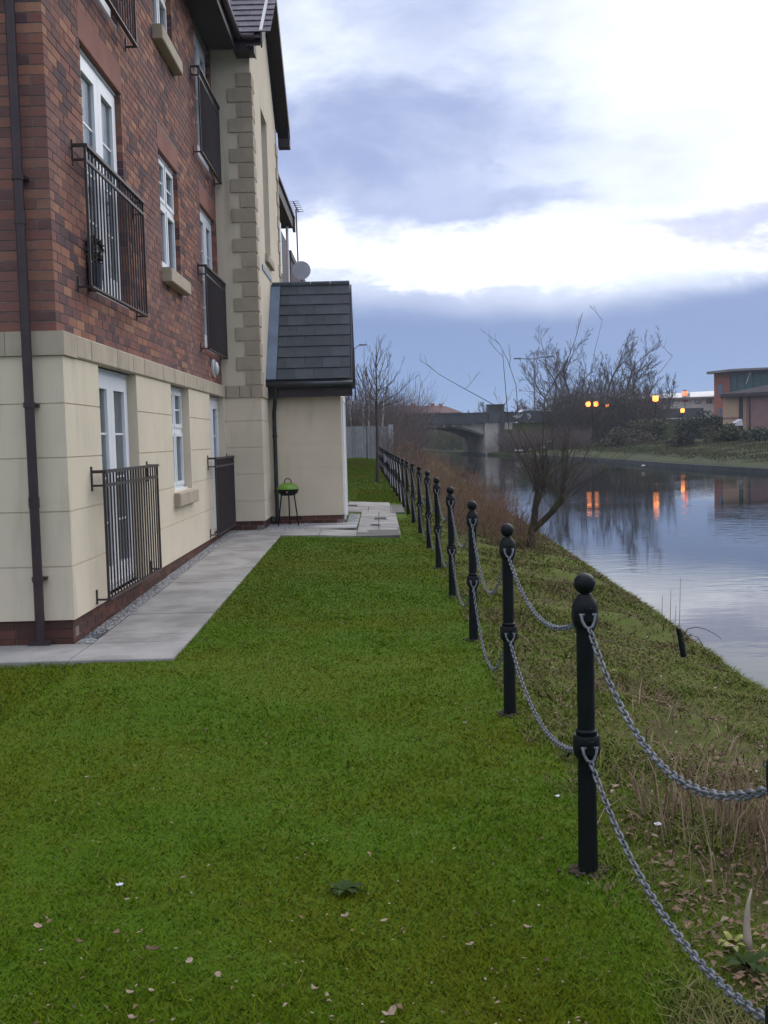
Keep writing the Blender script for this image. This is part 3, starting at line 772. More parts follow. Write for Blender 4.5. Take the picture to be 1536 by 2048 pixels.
def tiles(name, m, p0, u, v, nu, nv, parent, th=.014, lift=.02, stagger=True):
    """courses of tiles from the eave point p0 along u (unit step vector) and up v (gauge vector)"""
    p0, u, v = Vector(p0), Vector(u), Vector(v); nrm = u.cross(v).normalized()
    if nrm.z < 0: nrm = -nrm
    mk = lambda a, L: MB().hexa([u*.008+nrm*lift, u*(a-.008)+nrm*lift, u*(a-.008)+v*L, u*.008+v*L], [u*.008+nrm*(lift+th), u*(a-.008)+nrm*(lift+th), u*(a-.008)+v*L+nrm*th, u*.008+v*L+nrm*th]).mesh(name, m)
    full, half = mk(1, 1.12), mk(.5, 1.12)
    for j in range(nv):
        off = .5 if (j % 2 and stagger) else 0
        if off: inst(half, name, p0+v*j, parent); inst(half, name, p0+v*j+u*(nu-.5), parent)
        for i in range(nu-(1 if off else 0)): inst(full, name, p0+v*j+u*(i+off), parent)
tiles('roof_tile', TILE2, (-2.15, 15.94, 7.47+.04), (.14, 0, 0), (0, .2, .2*ts), 5, 12, GRF)
gbb = MB()
for s, ya in ((1, 15.93), (-1, 20.82)):
    y0, y1 = (ya, 18.375); zb = 7.30
    z1 = zb+ts*abs(18.375-ya)
    gbb.prism([(XG+.215, y0, zb), (XG+.215, y1, z1), (XG+.215, y1, z1+.22), (XG+.215, y0, zb+.22)], (.025, 0, 0))
    gbb.prism([(XG+.002, y0, zb+.03), (XG+.21, y0, zb+.03), (XG+.21, y1, z1+.03), (XG+.002, y1, z1+.03)], (0, 0, .012))
gbb.box(XG+.02, XG+.24, 20.6, 20.83, 7.14, 7.30)
gbb.build('bargeboard', FASCIA, B)
vt = MB(); vt.prism([(XG+.20, 15.93, 7.53), (XG+.245, 15.93, 7.53), (XG+.245, 18.375, 7.53+ts*2.445), (XG+.20, 18.375, 7.53+ts*2.445)], (0, 0, .03)); vt.build('verge_trim', ROOFWHITE, B)
# porch roof
PZ, PY, RZ, RY = 2.46, 17.15, 4.16, 18.5
pr = MB()
xl_, xr_ = XG+.003, -.44
pr.prism([(xl_, PY, PZ), (xr_, PY, PZ), (xr_, RY, RZ), (xl_, RY, RZ)], (0, 0, .03)); pr.prism([(xl_, 19.85, PZ), (xl_, RY, RZ), (xr_, RY, RZ), (xr_, 19.85, PZ)], (0, 0, .03))
PR = pr.build('porch_roof', TILE, B)
sl = Vector((0, RY-PY, RZ-PZ)); NV = 9
tiles('roof_tile', TILE, (xl_+.17, PY-.02, PZ+.035), ((xr_-xl_-.17)/4, 0, 0), tuple(sl/NV), 4, NV, PR, th=.012, lift=.016)
fl = MB(); sn = Vector((0, -(RZ-PZ), RY-PY)).normalized()*.03
fl.hexa([Vector((xl_, PY-.02, PZ+.04)), Vector((xl_+.165, PY-.02, PZ+.04)), Vector((xl_+.165, RY, RZ+.05)), Vector((xl_, RY, RZ+.05))], [Vector((xl_, PY-.02, PZ+.04))+sn, Vector((xl_+.165, PY-.02, PZ+.04))+sn, Vector((xl_+.165, RY, RZ+.05))+sn, Vector((xl_, RY, RZ+.05))+sn])
fl.box(xl_, xl_+.012, PY-.03, RY+.1, RZ+.12, RZ+.2)
fl.build('lead_flashing', LEAD, PR)
rt = MB()
for i in range(4):
    a = xl_+.02+(xr_-xl_-.02)*i/4; c = xl_+.02+(xr_-xl_-.02)*(i+1)/4-.008
    MB().tube([(a, RY, RZ+.05), (c, RY, RZ+.05)], .06, 10).build('ridge_tile', TILE, PR, smooth=False)
fb = MB(); fb.box(xl_, xr_+.02, PY+.02, PY+.04, 2.22, 2.44); fb.box(xl_, xr_+.02, PY+.04, 17.398, 2.24, 2.255)
fb.prism([(xr_+.005, PY, PZ-.2), (xr_+.005, RY, RZ-.2), (xr_+.005, RY, RZ+.04), (xr_+.005, PY, PZ+.04)], (.022, 0, 0)); fb.prism([(xr_+.005, 19.85, PZ-.2), (xr_+.005, RY, RZ-.2), (xr_+.005, RY, RZ+.04), (xr_+.005, 19.85, PZ+.04)], (.022, 0, 0))
fb.build('porch_fascia', FASCIA, B)
pg = MB(); pg.tube([(xl_+.02, PY-.04, 2.42), (xr_+.03, PY-.04, 2.42)], .05, 10); pg.build('porch_gutter', PIPE2, B, smooth=True)
dp2 = MB(); dp2.tube([(-1.66, PY-.03, 2.40), (-1.66, PY-.02, 2.26), (-1.70, 17.3, 2.05), (-1.715, 17.355, 1.98), (-1.715, 17.355, .15)], .032, 10); D2 = smooth_by_angle(dp2.build('downpipe', PIPE2, B))
for z in (.7, 1.6): MB().tube([(-1.715, 17.355, z-.02), (-1.715, 17.355, z+.02)], .04, 10).build('pipe_bracket', PIPE2, D2)
# rest of the block beyond the gable
rb = MB(); rb.box(-6, XW+.02, YE+.002, 26.2, .1, 6.8); rb.build('end_wall', FARBRICK, B)
bx = MB(); bx.box(XW+.022, -2.06, 21.6, 25.0, 2.6, 6.2); bx.build('slate_hung_bay', TILE, B)
sb = MB()
for i in range(16): sb.box(XW+.03, -2.055+.006, 21.592, 21.60, 2.62+i*.215, 2.62+i*.215+.19)
sb.build('slate_course', TILE2, B)
e2 = MB(); e2.box(XW+.022, -1.99, YE+.35, 26.4, 6.75, 6.765); e2.box(-2.0, -1.975, YE+.35, 26.4, 6.71, 6.95); e2.box(-1.99, -1.93, 26.2, 26.4, 6.65, 7.0); e2.build('eaves_box', FASCIA, B)
MB().tube([(-2.1, 25.9, .1), (-2.1, 25.9, 6.7)], .035, 8).build('downpipe', UPVC, B)
for zz in (3.3, 5.2): MB().box(-2.06, -2.045, 22.6, 23.6, zz, zz+1.1).build('window', UPVC, B)

# neighbouring block
NB = thing('apartment_building', 'dark brick end block with a satellite dish and tall aerial, behind the cream gable', 'building', (-3.2, 32, 0))
m = MB(); m.box(-8, -2.28, 29, 62, .1, 6.5); m.build('wall', mat('dark_brick', (.10, .07, .07), (.075, .055, .06), rough=.9, scale=2), NB)  # one dark brick colour, lightly mottled
m = MB(); m.box(-8, -2.25, 28.95, 62, 6.5, 6.68); m.build('roof', TILE, NB)
dc = at(603, 541, 28.75)
m = MB(); m.tube([dc+Vector((0, .02, 0)), dc+Vector((.0, .0, .0)), dc+Vector((0, -.03, 0))], [.10, .20, .25], 18); m.build('satellite_dish', DISH, NB)
a0, a1 = at(597, 552, 28.8), at(592, 418, 28.8)
m = MB(); m.tube([a0, a1], .022, 6); m.tube([a1+Vector((-.06, -.05, .18)), a1+Vector((.05, .3, -.02))], .018, 5)
for i in range(6):
    p = a1+Vector((-.06, -.05, .18)).lerp(Vector((.05, .3, -.02)), i/5); m.tube([p+Vector((-.14, 0, .0)), p+Vector((.14, 0, .02))], .009, 4)
m.build('television_aerial', GREYMET, NB)
m = MB(); yy = 49.0
m.box(-1.62, -1.58, yy, yy+2.2, 1.32, 1.36); m.box(-1.62, -1.58, yy, yy+2.2, .3, .34)
for i in range(22): m.box(-1.61, -1.59, yy+i*.1, yy+i*.1+.02, .34, 1.32)
m.build('juliet_railing', IRON, NB)

# ------------------------------------------------------------------ barbecue and pot plant
bx_, by_, bz_ = -1.50, 17.05, float(gz(-1.5, 17.05))+.02
Q = thing('barbecue', 'small kettle barbecue with a lime green lid on thin legs against the porch wall', 'barbecue', (bx_, by_, bz_))
m = MB(); m.lathe([(.02, .48), (.11, .485), (.16, .53), (.172, .575), (.176, .58), (.17, .585)], (bx_, by_, bz_), 20); smooth_by_angle(m.build('bowl', BLACKP, Q))
m = MB(); m.lathe([(.178, .586), (.176, .60), (.15, .645), (.09, .68), (.02, .692)], (bx_, by_, bz_), 20); smooth_by_angle(m.build('lid', LIME, Q))
m = MB(); m.tube([(bx_-.055, by_, bz_+.675)]+[(bx_-.055*math.cos(a), by_, bz_+.70+.06*math.sin(a)) for a in np.linspace(0, math.pi, 9)]+[(bx_+.055, by_, bz_+.675)], .009, 6); m.build('handle', PIPE, Q, smooth=True)
for sx, sy in ((-1, -.75), (1, -.75), (0, 1)):
    m = MB(); m.tube([(bx_+sx*.10, by_+sy*.09, bz_+.52), (bx_+sx*.165, by_+sy*.15, bz_)], .012, 6); m.build('leg', BLACKP, Q)
m = MB(); m.tube([(bx_, by_-.168, bz_+.545), (bx_, by_-.185, bz_+.545)], .016, 8); m.build('vent_knob', PALELEAF, Q)
def leaf_cloud(n, c, r, size, rng=NR, squash=(1, 1, 1), shell=.5):
    """n quads of leaf size scattered through an ellipsoid"""
    d = rng.normal(size=(n, 3)); d /= np.linalg.norm(d, axis=1)[:, None]
    P = d*(shell+(1-shell)*rng.random((n, 1)))**.6*np.array(r)*np.array(squash)+np.array(c)
    return leaf_quads(P, size, rng)
def leaf_quads(P, size, rng=NR):
    n = len(P); a = rng.normal(size=(n, 3)); a /= np.linalg.norm(a, axis=1)[:, None]
    b_ = np.cross(a, rng.normal(size=(n, 3))); b_ /= np.linalg.norm(b_, axis=1)[:, None]
    s = size*rng.uniform(.6, 1.3, (n, 1)); a = a*s; b_ = b_*s*.55
    V = np.stack([P-a, P-b_, P+a, P+b_], 1).reshape(-1, 3)
    return V, np.arange(n*4).reshape(-1, 4)
pp = Vector((-2.345, 8.93, 2.806))
Q = thing('potted_plant', 'small dark potted plant standing inside the first floor railing', 'plant', pp)
m = MB(); m.lathe([(.02, 0), (.055, .0), (.075, .22), (.08, .23), (.07, .225)], pp, 14); m.build('pot', POTBLUE, Q)
V, Fq = leaf_cloud(160, pp+Vector((0, 0, .34)), (.085, .1, .12), .03); np_mesh('foliage', V, Fq, DKGREEN, Q)

# ------------------------------------------------------------------ bollards and chains
def bollard_proto(loc):
    T = thing('bollard', '', 'bollard', loc)
    x, y, z = loc
    m = MB(); m.lathe([(.036, -.05), (.034, .02), (.031, .40), (.0305, .475), (.036, .483), (.036, .497), (.0305, .503), (.0305, .82), (.031, .845)], loc, 20); smooth_by_angle(m.build('shaft', BLACKP, T))
    for zz in (0, .455):
        prof = [(.031, .395), (.044, .415), (.047, .43), (.047, .475), (.043, .483)] if not zz else [(.031, .845), (.043, .87), (.045, .885), (.045, .925), (.038, .945), (.026, .96), (.023, .968)]
        m = MB(); m.lathe(prof, loc, 20); smooth_by_angle(m.build('collar', BLACKP, T), 50)
    m = MB(); m.ball((x, y, z+1.003), .037, 20, 12); m.build('ball_finial', BLACKP, T, smooth=True)
    for zz in (.905, .45):
        for s in (-1, 1):
            m = MB(); m.box(x-.012, x+.012, min(y+s*.04, y+s*.066), max(y+s*.04, y+s*.066), z+zz-.022, z+zz+.022); m.build('lug', BLACKP, T)
            m = MB(); cy = y+s*.055
            pts = [(x-.024, cy, z+zz+.004), (x-.020, cy+s*.004, z+zz-.02), (x-.012, cy+s*.012, z+zz-.038), (x, cy+s*.016, z+zz-.045), (x+.012, cy+s*.012, z+zz-.038), (x+.020, cy+s*.004, z+zz-.02), (x+.024, cy, z+zz+.004)]
            m.tube(pts, .0055, 6); m.tube([(x-.03, cy, z+zz), (x+.03, cy, z+zz)], .0045, 6)
            m.build('shackle', GALV, T, smooth=True)
    return T
ORD = ['first', 'second', 'third', 'fourth', 'fifth', 'sixth', 'seventh', 'eighth', 'ninth', 'tenth']
POSTS = [(.709, 1.80)]+[(float(fence_x(3.54+2.092*i)), 3.54+2.092*i) for i in range(27)]
proto = None; PP = []
for i, (x, y) in enumerate(POSTS):
    z = float(gz(x, y))
    if i == 0:
        lb = 'black bollard cut by the picture edge, only its collar showing where the chain ends'
    elif i <= 10: lb = f'black ball topped iron bollard, {ORD[i-1]} whole one counting from the camera along the lawn edge'
    else: lb = 'black ball topped bollard among the far crowded end of the chain fence'
    if proto is None: T = proto = bollard_proto((x, y, z))
    else:
        T = copy_tree(proto); T.location = (x, y, z)
    T.rotation_euler = (random.uniform(-.012, .012), random.uniform(-.012, .012), 0) if i > 1 else (0, 0, 0)
    tag(T, lb, 'bollard', 'bollards along the lawn edge'); PP.append(Vector((x, y, z)))
for i in range(0, 6):
    n = 55; a = NR.uniform(0, 6.28, n); r_ = .035+np.abs(NR.normal(0, .022, n)); sx_, sy_ = PP[i].x+r_*np.cos(a), PP[i].y+r_*np.sin(a)
    scatter_pebbles('soil_clods', sx_, sy_, np.full(n, PP[i].z+.006), .011, mat('dark_soil', (.045, .032, .022), (.07, .05, .03), rough=.95))
def link_mb(n=10, k=5, L=.040, W=.0245, r=.0034):
    m = MB(); pts = []
    hl, hw = L/2-r, W/2-r
    for i in range(n):
        a = 2*math.pi*i/n
        px = (hl-hw)*(1 if math.cos(a) > 0 else -1)*(1 if abs(math.cos(a)) > .05 else 0)+hw*math.cos(a); pz = hw*math.sin(a)
        pts.append(Vector((px, 0, pz)))
    kk = 0
    for i in range(n):
        d = (pts[(i+1) % n]-pts[i-1]).normalized(); nn = Vector((0, 1, 0)); bb = d.cross(nn)
        for j in range(k):
            a = 2*math.pi*j/k; m.v.append(tuple(pts[i]+nn*(r*math.cos(a))+bb*(r*math.sin(a))))
    for i in range(n):
        for j in range(k):
            i2, j2 = (i+1) % n, (j+1) % k; m.f.append((i*k+j, i*k+j2, i2*k+j2, i2*k+j))
    return m
LINK = link_mb().mesh('link', GALV, smooth=True)
lowlink = link_mb(8, 4)
def chain_points(a, b_, sag, pitch):
    """points along a hanging curve between a and b_, evenly spaced by pitch"""
    P = [a.lerp(b_, t)-Vector((0, 0, 4*sag*t*(1-t))) for t in np.linspace(0, 1, 200)]
    L = [0]
    for p, q_ in zip(P, P[1:]): L.append(L[-1]+(q_-p).length)
    n = max(2, int(L[-1]/pitch)); s = np.linspace(0, L[-1], n+1)
    X = [np.interp(s, L, [p[i] for p in P]) for i in range(3)]
    return [Vector(v) for v in zip(*X)]
SAGS = {0: (.20, .135), 1: (.15, .165), 2: (.34, .36), 3: (.27, .30)}
variants = {}
for i in range(len(PP)-1):
    for lev, hh in ((0, .862), (1, .407)):
        if i == 0: sg = SAGS[0][lev]
        else: sg = SAGS[i][lev] if i in SAGS else (.22, .28, .33, .25)[i % 4]+.02*lev
        a = PP[i]+Vector((0, .07, hh)); b_ = PP[i+1]+Vector((0, -.07, hh))
        nm = ('upper', 'lower')[lev]
        if i == 0: lb = f'{nm} galvanised chain running from the first whole bollard off past the picture edge'
        elif i < 9: lb = f'{nm} galvanised chain hanging between the {ORD[i-1]} and {ORD[i]} whole bollards from the camera'
        else: lb = f'{nm} galvanised chain among the far crowded bollards'
        T = thing('chain', lb, 'chain', tuple(a), 'chains slung between the bollards')
        if i <= 1:
            pts = chain_points(a, b_, sg, .029)
            for j, (p, q_) in enumerate(zip(pts, pts[1:])):
                o = bpy.data.objects.new('link', LINK); COL.objects.link(o); o.parent = T
                o.rotation_mode = 'QUATERNION'
                qd = (q_-p).to_track_quat('X', 'Z')
                from mathutils import Quaternion
                o.rotation_quaternion = qd @ Quaternion((1, 0, 0), (0.5 if j % 2 else 2.1)+random.uniform(-.25, .25))
                o.location = (p+q_)/2-a
        else:
            m = MB(); pts = chain_points(a, b_, sg, .031)
            for j, (p, q_) in enumerate(zip(pts, pts[1:])):
                R3 = ((q_-p).to_track_quat('X', 'Z').to_matrix()) @ Matrix.Rotation((.5 if j % 2 else 2.1)+random.uniform(-.3, .3), 3, 'X')
                c = (p+q_)/2
                if i < 10: m.add([R3 @ Vector(v)+c for v in lowlink.v], lowlink.f)
            if i >= 10: m.tube(pts[::4]+[pts[-1]], .011, 5)
            m.build('links', GALV, T, kind='stuff' if i < 10 else None)

# ------------------------------------------------------------------ grass
def blades(P, hgt, wid, lean, m, name, two=False, kind='stuff'):
    n = len(P); a = NR.uniform(0, 2*np.pi, n); d = np.stack([np.cos(a), np.sin(a), np.zeros(n)], 1); l = NR.uniform(0, 2*np.pi, n)
    ld = np.stack([np.cos(l), np.sin(l), np.zeros(n)], 1)*(lean*hgt)[:, None]
    up = np.zeros((n, 3)); up[:, 2] = hgt
    wv = d*(wid/2)[:, None]
    if not two:
        V = np.stack([P-wv, P+wv, P+ld+up], 1).reshape(-1, 3)
        return np_mesh(name, V, np.arange(n*3).reshape(-1, 3), m, kind=kind)
    mid = P+ld*.3+up*.55
    V = np.stack([P-wv, P+wv, mid+wv*.8, mid-wv*.8, P+ld*1.3+up*.9], 1).reshape(-1, 3)
    k = np.arange(n)[:, None]*5
    Fc = np.concatenate([k+[0, 1, 2], k+[0, 2, 3], k+[3, 2, 4]], 0)
    return np_mesh(name, V, Fc, m, kind=kind)
GRASSM = ramp_mat('lawn_blade', [(0, (.060, .116, .003)), (.4, (.072, .130, .003)), (.8, (.086, .138, .004)), (.95, (.105, .134, .008)), (1, (.20, .16, .06))], rough=.9, spec=.08, patch=(.118, .108, .004), patch_scale=.55, trans=1)
BANKM = ramp_mat('bank_blade', [(0, (.075, .115, .010)), (.5, (.115, .15, .016)), (.78, (.15, .15, .028)), (.93, (.17, .125, .05)), (1, (.26, .20, .11))], rough=.85, patch=(.145, .098, .052), patch_scale=1.3, trans=1)
STRAW = ramp_mat('dry_stalk', [(0, (.11, .062, .04)), (.5, (.19, .125, .075)), (1, (.28, .20, .13))], rough=.9, trans=1)
N = 420000
u = NR.random(N); y0, y1, ex = 2.3, 30., -.5
yy = (y0**ex+u*(y1**ex-y0**ex))**(1/ex)
xx = NR.uniform(-1.0, 1.0, N)
xlo = np.maximum(-.40*yy-.1, np.where(yy < 7.25+.05*NR.random(N)**2, -9, -1.47-.05*NR.random(N)**2)); xhi = fence_x(yy)+.95
xx = xlo+(xx*.5+.5)*(xhi-xlo)
xhi2 = fence_x(yy)+.05+.9*NR.random(N)**1.7
ok = (xx < xhi2) & ~((yy > 15.3) & (yy < 16.35) & (xx < .29)) & ~((yy > 15.8) & (yy < 20.5) & (xx < .30)) & ~((yy > 19.4) & (yy < 23.7) & (xx < .48)) & ~((yy > 16) & (xx < -.6))
xx, yy = xx[ok], yy[ok]
def vnoise(x, y, sc_, seed=0):
    r = np.random.default_rng(seed); g_ = r.random((97, 97)); X = np.asarray(x)*sc_+200; Y = np.asarray(y)*sc_+200
    i, j = np.floor(X).astype(int), np.floor(Y).astype(int); u_, v_ = X-i, Y-j; u_, v_ = u_*u_*(3-2*u_), v_*v_*(3-2*v_); i, j = i % 96, j % 96
    return (g_[i, j]*(1-u_)+g_[i+1, j]*u_)*(1-v_)+(g_[i, j+1]*(1-u_)+g_[i+1, j+1]*u_)*v_
tuft = .55+.45*vnoise(xx, yy, 2.3, 1)+.5*vnoise(xx, yy, 7.1, 2)**2+.35*vnoise(xx, yy, 19., 3)
yf = NR.uniform(23.6, 69.8, 90000); xf_ = NR.uniform(0, 1, 90000); xf_ = -3.0+xf_*(fence_x(yf)+3.2)
blades(np.stack([xf_, yf, gz(xf_, yf)-.004], 1), NR.uniform(.012, .032, 90000), .010+.0006*yf, NR.uniform(.2, .9, 90000), GRASSM, 'far_lawn_grass')
blades(np.stack([xx, yy, bank_z(xx, yy)-.004], 1), (NR.uniform(.003, .014, len(xx))*tuft+.004)*np.where(NR.random(len(xx)) < .02, 2.0, 1.), .0028+.0012*yy, NR.uniform(.4, 1.8, len(xx)), GRASSM, 'lawn_grass')
def bank_pts(n, ya, yb, t0, t1, ex=-.4):
    u = NR.random(n); y = (ya**ex+u*(yb**ex-ya**ex))**(1/ex); t = NR.uniform(t0, t1, n)
    xf = fence_x(y)+.12; x = xf+t*(lip_x(y)-xf); return x, y, t
x, y, t = bank_pts(220000, 1.6, 45, -.06, 1.0)
nz_ = np.sin(x*3.1+np.sin(y*2.3)*1.5)*np.sin(y*2.7+np.sin(x*2.9))
hh = (.018+.032*NR.random(len(x)))*(1+.9*np.clip(nz_, -.6, 1))*(.7+.6*np.clip(t*2, 0, 1))
kp = NR.random(len(x)) < np.clip((vnoise(x, y, 1.7, 5)*.6+vnoise(x, y, 5., 6)*.4-.35)*3.4, .06, 1); x, y, t, hh = x[kp], y[kp], t[kp], hh[kp]*.8
blades(np.stack([x, y, bank_z(x, y)-.005], 1), hh, .0030+.0012*y, NR.uniform(.3, 1.2, len(x)), BANKM, 'bank_grass', True)
# overhanging fringe along the lip
x, y, t = bank_pts(16000, 4, 60, .97, 1.015)
blades(np.stack([x, y, bank_z(x, y)-.01], 1), NR.uniform(.02, .06, len(x)), .004+.0012*y, NR.uniform(.5, 1.6, len(x)), BANKM, 'lip_grass', True)
# dry stalks by the first bollard
n = 560
cx, cy = NR.normal(1.38, .18, n), NR.normal(3.80, .28, n)
cx = np.maximum(cx, 1.0)
blades(np.stack([cx, cy, bank_z(cx, cy)], 1), NR.uniform(.08, .34, n), NR.uniform(.003, .007, n), NR.uniform(.1, .6, n), STRAW, 'dry_stalks', True)
n = 700
cx, cy = NR.normal(1.5, .3, n), NR.normal(4.9, .9, n)
blades(np.stack([cx, cy, bank_z(cx, cy)], 1), NR.uniform(.03, .13, n), NR.uniform(.004, .009, n), NR.uniform(.4, 1.4, n), STRAW, 'dry_tussock', True)
# dead leaf litter on the bank
def flat_leaves(x, y, z, size, m, name):
    n = len(x); a = NR.uniform(0, 6.28, n); s = size*NR.uniform(.5, 1.4, n); k = NR.uniform(.3, .6, n)
    d = np.stack([np.cos(a), np.sin(a), NR.uniform(-.3, .3, n)], 1)*s[:, None]; e = np.stack([-np.sin(a), np.cos(a), NR.uniform(-.3, .3, n)], 1)*(s*k)[:, None]
    P = np.stack([x, y, z], 1); up = np.zeros((n, 3)); up[:, 2] = s*NR.uniform(.1, .5, n)
    V = np.stack([P-d, P-e+up, P+d, P+e+up], 1).reshape(-1, 3)
    i = np.arange(n)[:, None]*4
    return np_mesh(name, V, np.concatenate([i+[0, 1, 2], i+[0, 2, 3]], 0), m, kind='stuff')
x1, y1, _ = bank_pts(12000, 2, 18, .04, .97)
kp = NR.random(len(x1)) > np.clip((vnoise(x1, y1, 1.7, 5)*.6+vnoise(x1, y1, 5., 6)*.4-.37)*4.5, .02, .97); x1, y1 = x1[kp], y1[kp]
cl = [NR.normal(m_, s_, 420) for m_, s_ in ((1.75, .14), (6.9, .5), (1.62, .12), (4.7, .25))]
x1 = np.concatenate([x1, cl[0], cl[2]]); y1 = np.concatenate([y1, cl[1], cl[3]])
flat_leaves(x1, y1, bank_z(x1, y1)+.022, .014, BRNLEAF, 'leaf_litter')
x1, y1, _ = bank_pts(260, 2, 10, .05, .95)
flat_leaves(x1, y1, bank_z(x1, y1)+.045, .016, PALELEAF, 'pale_leaf_litter')
n = 420; u = NR.random(n); y1 = 2.4+u**1.5*9; x1 = NR.uniform(-1, .6, n)*np.minimum(.36*y1, 1.5)
flat_leaves(x1, y1, gz(x1, y1)+.026, .007, PALELEAF, 'lawn_specks')
n = 260; u = NR.random(n); y1 = 2.4+u**1.4*8; x1 = NR.uniform(-1, .6, n)*np.minimum(.36*y1, 1.5)
flat_leaves(x1, y1, gz(x1, y1)+.016, .010, BRNLEAF, 'lawn_leaf_crumbs')
# larger single leaves lying on the lawn
def leaf_thing(px, py, size, m, lb, grp, cat='leaf', curl=.8, name='fallen_leaf', asp=.45):
    size *= .85
    y = 3.
    for _ in range(30):
        p = at(px, py, y); z = float(gz(p.x, y)) if p.x < .9 else float(bank_z(p.x, y))
        d = at(px, py, 1.)-Vector((0, 0, EYE)); y = (z+.02-EYE)/d.z
    p = at(px, py, y)
    a = random.uniform(0, 6.28); m_ = MB(); n = 6
    for i in range(n+1):
        t = i/n*2-1; wd = size*asp*math.sqrt(max(0, 1-t*t))*(1.15-.3*t)*random.uniform(.55, 1.25); lx = t*size
        for s in (-1, 0, 1):
            X, Y = lx, s*wd; Z = curl*size*(t*t)*.6+abs(s)*curl*wd*.7+.006
            m_.v.append((p.x+X*math.cos(a)-Y*math.sin(a), p.y+X*math.sin(a)+Y*math.cos(a), p.z+Z))
    for i in range(n):
        for j in range(2): k = i*3+j; m_.f.append((k, k+1, k+4, k+3))
    o = m_.build(name, m, smooth=True)
    sol = o.modifiers.new('thickness', 'SOLIDIFY'); sol.thickness = .0015
    return tag(o, lb, cat, grp)
LV = 'leaves fallen on the lawn'
for px, py, s in ((367, 1759, .013), (174, 1558, .016), (260, 1991, .017), (304, 1987, .014), (437, 1958, .02), (265, 2042, .018), (768, 1847, .018), (654, 1996, .014), (628, 1983, .022), (254, 1804, .014), (1055, 1860, .02), (940, 1895, .018), (930, 1450, .02), (655, 1290, .02)):
    leaf_thing(px, py, s, PALELEAF, 'small pale curled fallen leaf lying in the short grass', LV)
for px, py, s, m, lb in ((78, 1860, .024, PALELEAF, 'long tan leaf lying slantwise on the lawn below the path corner'), (378, 1930, .022, PALELEAF, 'heart shaped tan leaf lying on the lawn'), (307, 1905, .03, BRNLEAF, 'long dark brown curled leaf lying flat on the lawn'), (233, 1871, .022, BRNLEAF, 'crumpled brown leaf on the lawn near the round white petal'), (161, 1889, .018, BRNLEAF, 'small rust brown leaf beside the long tan leaf'), (781, 2035, .036, PALELEAF, 'large pinkish crumpled leaf at the bottom edge of the lawn'), (690, 1838, .024, PALELEAF, 'pale split leaf just below the dark rosette weed')):
    leaf_thing(px, py, s, m, lb, LV)
leaf_thing(240, 1776, .017, WHITEBIT, 'round white petal lying alone on the mossy lawn', None, 'petal', name='white_petal', asp=.75)
leaf_thing(1115, 1597, .013, WHITEBIT, 'small white petal in the grass beside the first whole bollard', None, 'petal', name='white_petal', asp=.75)
leaf_thing(1316, 1655, .018, WHITEBIT, 'white petal in the rough grass between the chain and the dry stalks', None, 'petal', name='white_petal', asp=.75)
# rosette weeds
def rosette(name, px, py, n, L, m, lb, cat='weed', rise=.5):
    p = at(px, py, 3.); y = 3.
    for _ in range(30):
        p = at(px, py, y); z = float(gz(p.x, y)) if p.x < .9 else float(bank_z(p.x, y)); d = at(px, py, 1.)-Vector((0, 0, EYE)); y = (z-EYE)/d.z
    T = thing(name, lb, cat, p)
    for i in range(n):
        a = 6.28*i/n+random.uniform(-.3, .3); l = L*random.uniform(.6, 1.15); r = random.uniform(.2, rise); mm = MB()
        for j in range(6):
            t = j/5; wd = l*.17*math.sin(math.pi*(.12+.85*t)); px_ = l*t; zz = l*r*math.sin(t*2.2)*.6+.012
            for s in (-1, 0, 1): mm.v.append((p.x+px_*math.cos(a)-s*wd*math.sin(a), p.y+px_*math.sin(a)+s*wd*math.cos(a), p.z+zz+abs(s)*wd*.35))
        for j in range(5):
            for k in range(2): q_ = j*3+k; mm.f.append((q_, q_+1, q_+4, q_+3))
        mm.build('leaf', m, T, smooth=True)
    return T
rosette('weed', 690, 1788, 30, .062, mat('weed_leaf', (.024, .046, .012), (.038, .055, .016), rough=.95, spec=.1, bump=0), 'dark green rosette weed growing flat in the lawn')
rosette('weed', 1465, 1900, 9, .05, YELLEAF, 'weed with yellowing leaves low down beside the chain', rise=.9)
rosette('weed', 1495, 1945, 12, .075, mat('weed_leaf', (.035, .062, .028)), 'dark leafy weed under the yellowing one at the picture edge', rise=.9)
rosette('weed', 1135, 1520, 9, .07, mat('weed_leaf', (.035, .062, .028)), 'blue green thistle weed in the grass behind the first whole bollard', rise=1.2)
p = at(1500, 1900, 2.95)
m = MB(); m.tube([p, p+Vector((-.004, .01, .03)), p+Vector((-.003, .02, .065)), p+Vector((.003, .03, .10)), p+Vector((.006, .03, .13)), p+Vector((.020, .04, .165))], [.009, .0125, .0105, .0085, .005, .0015], 7)
tag(m.build('dead_stem', mat('bleached_stem', (.36, .30, .22), (.26, .21, .15), rough=.8, bump=0), smooth=True), 'pale bleached dead stem standing in the rough grass', 'stem')

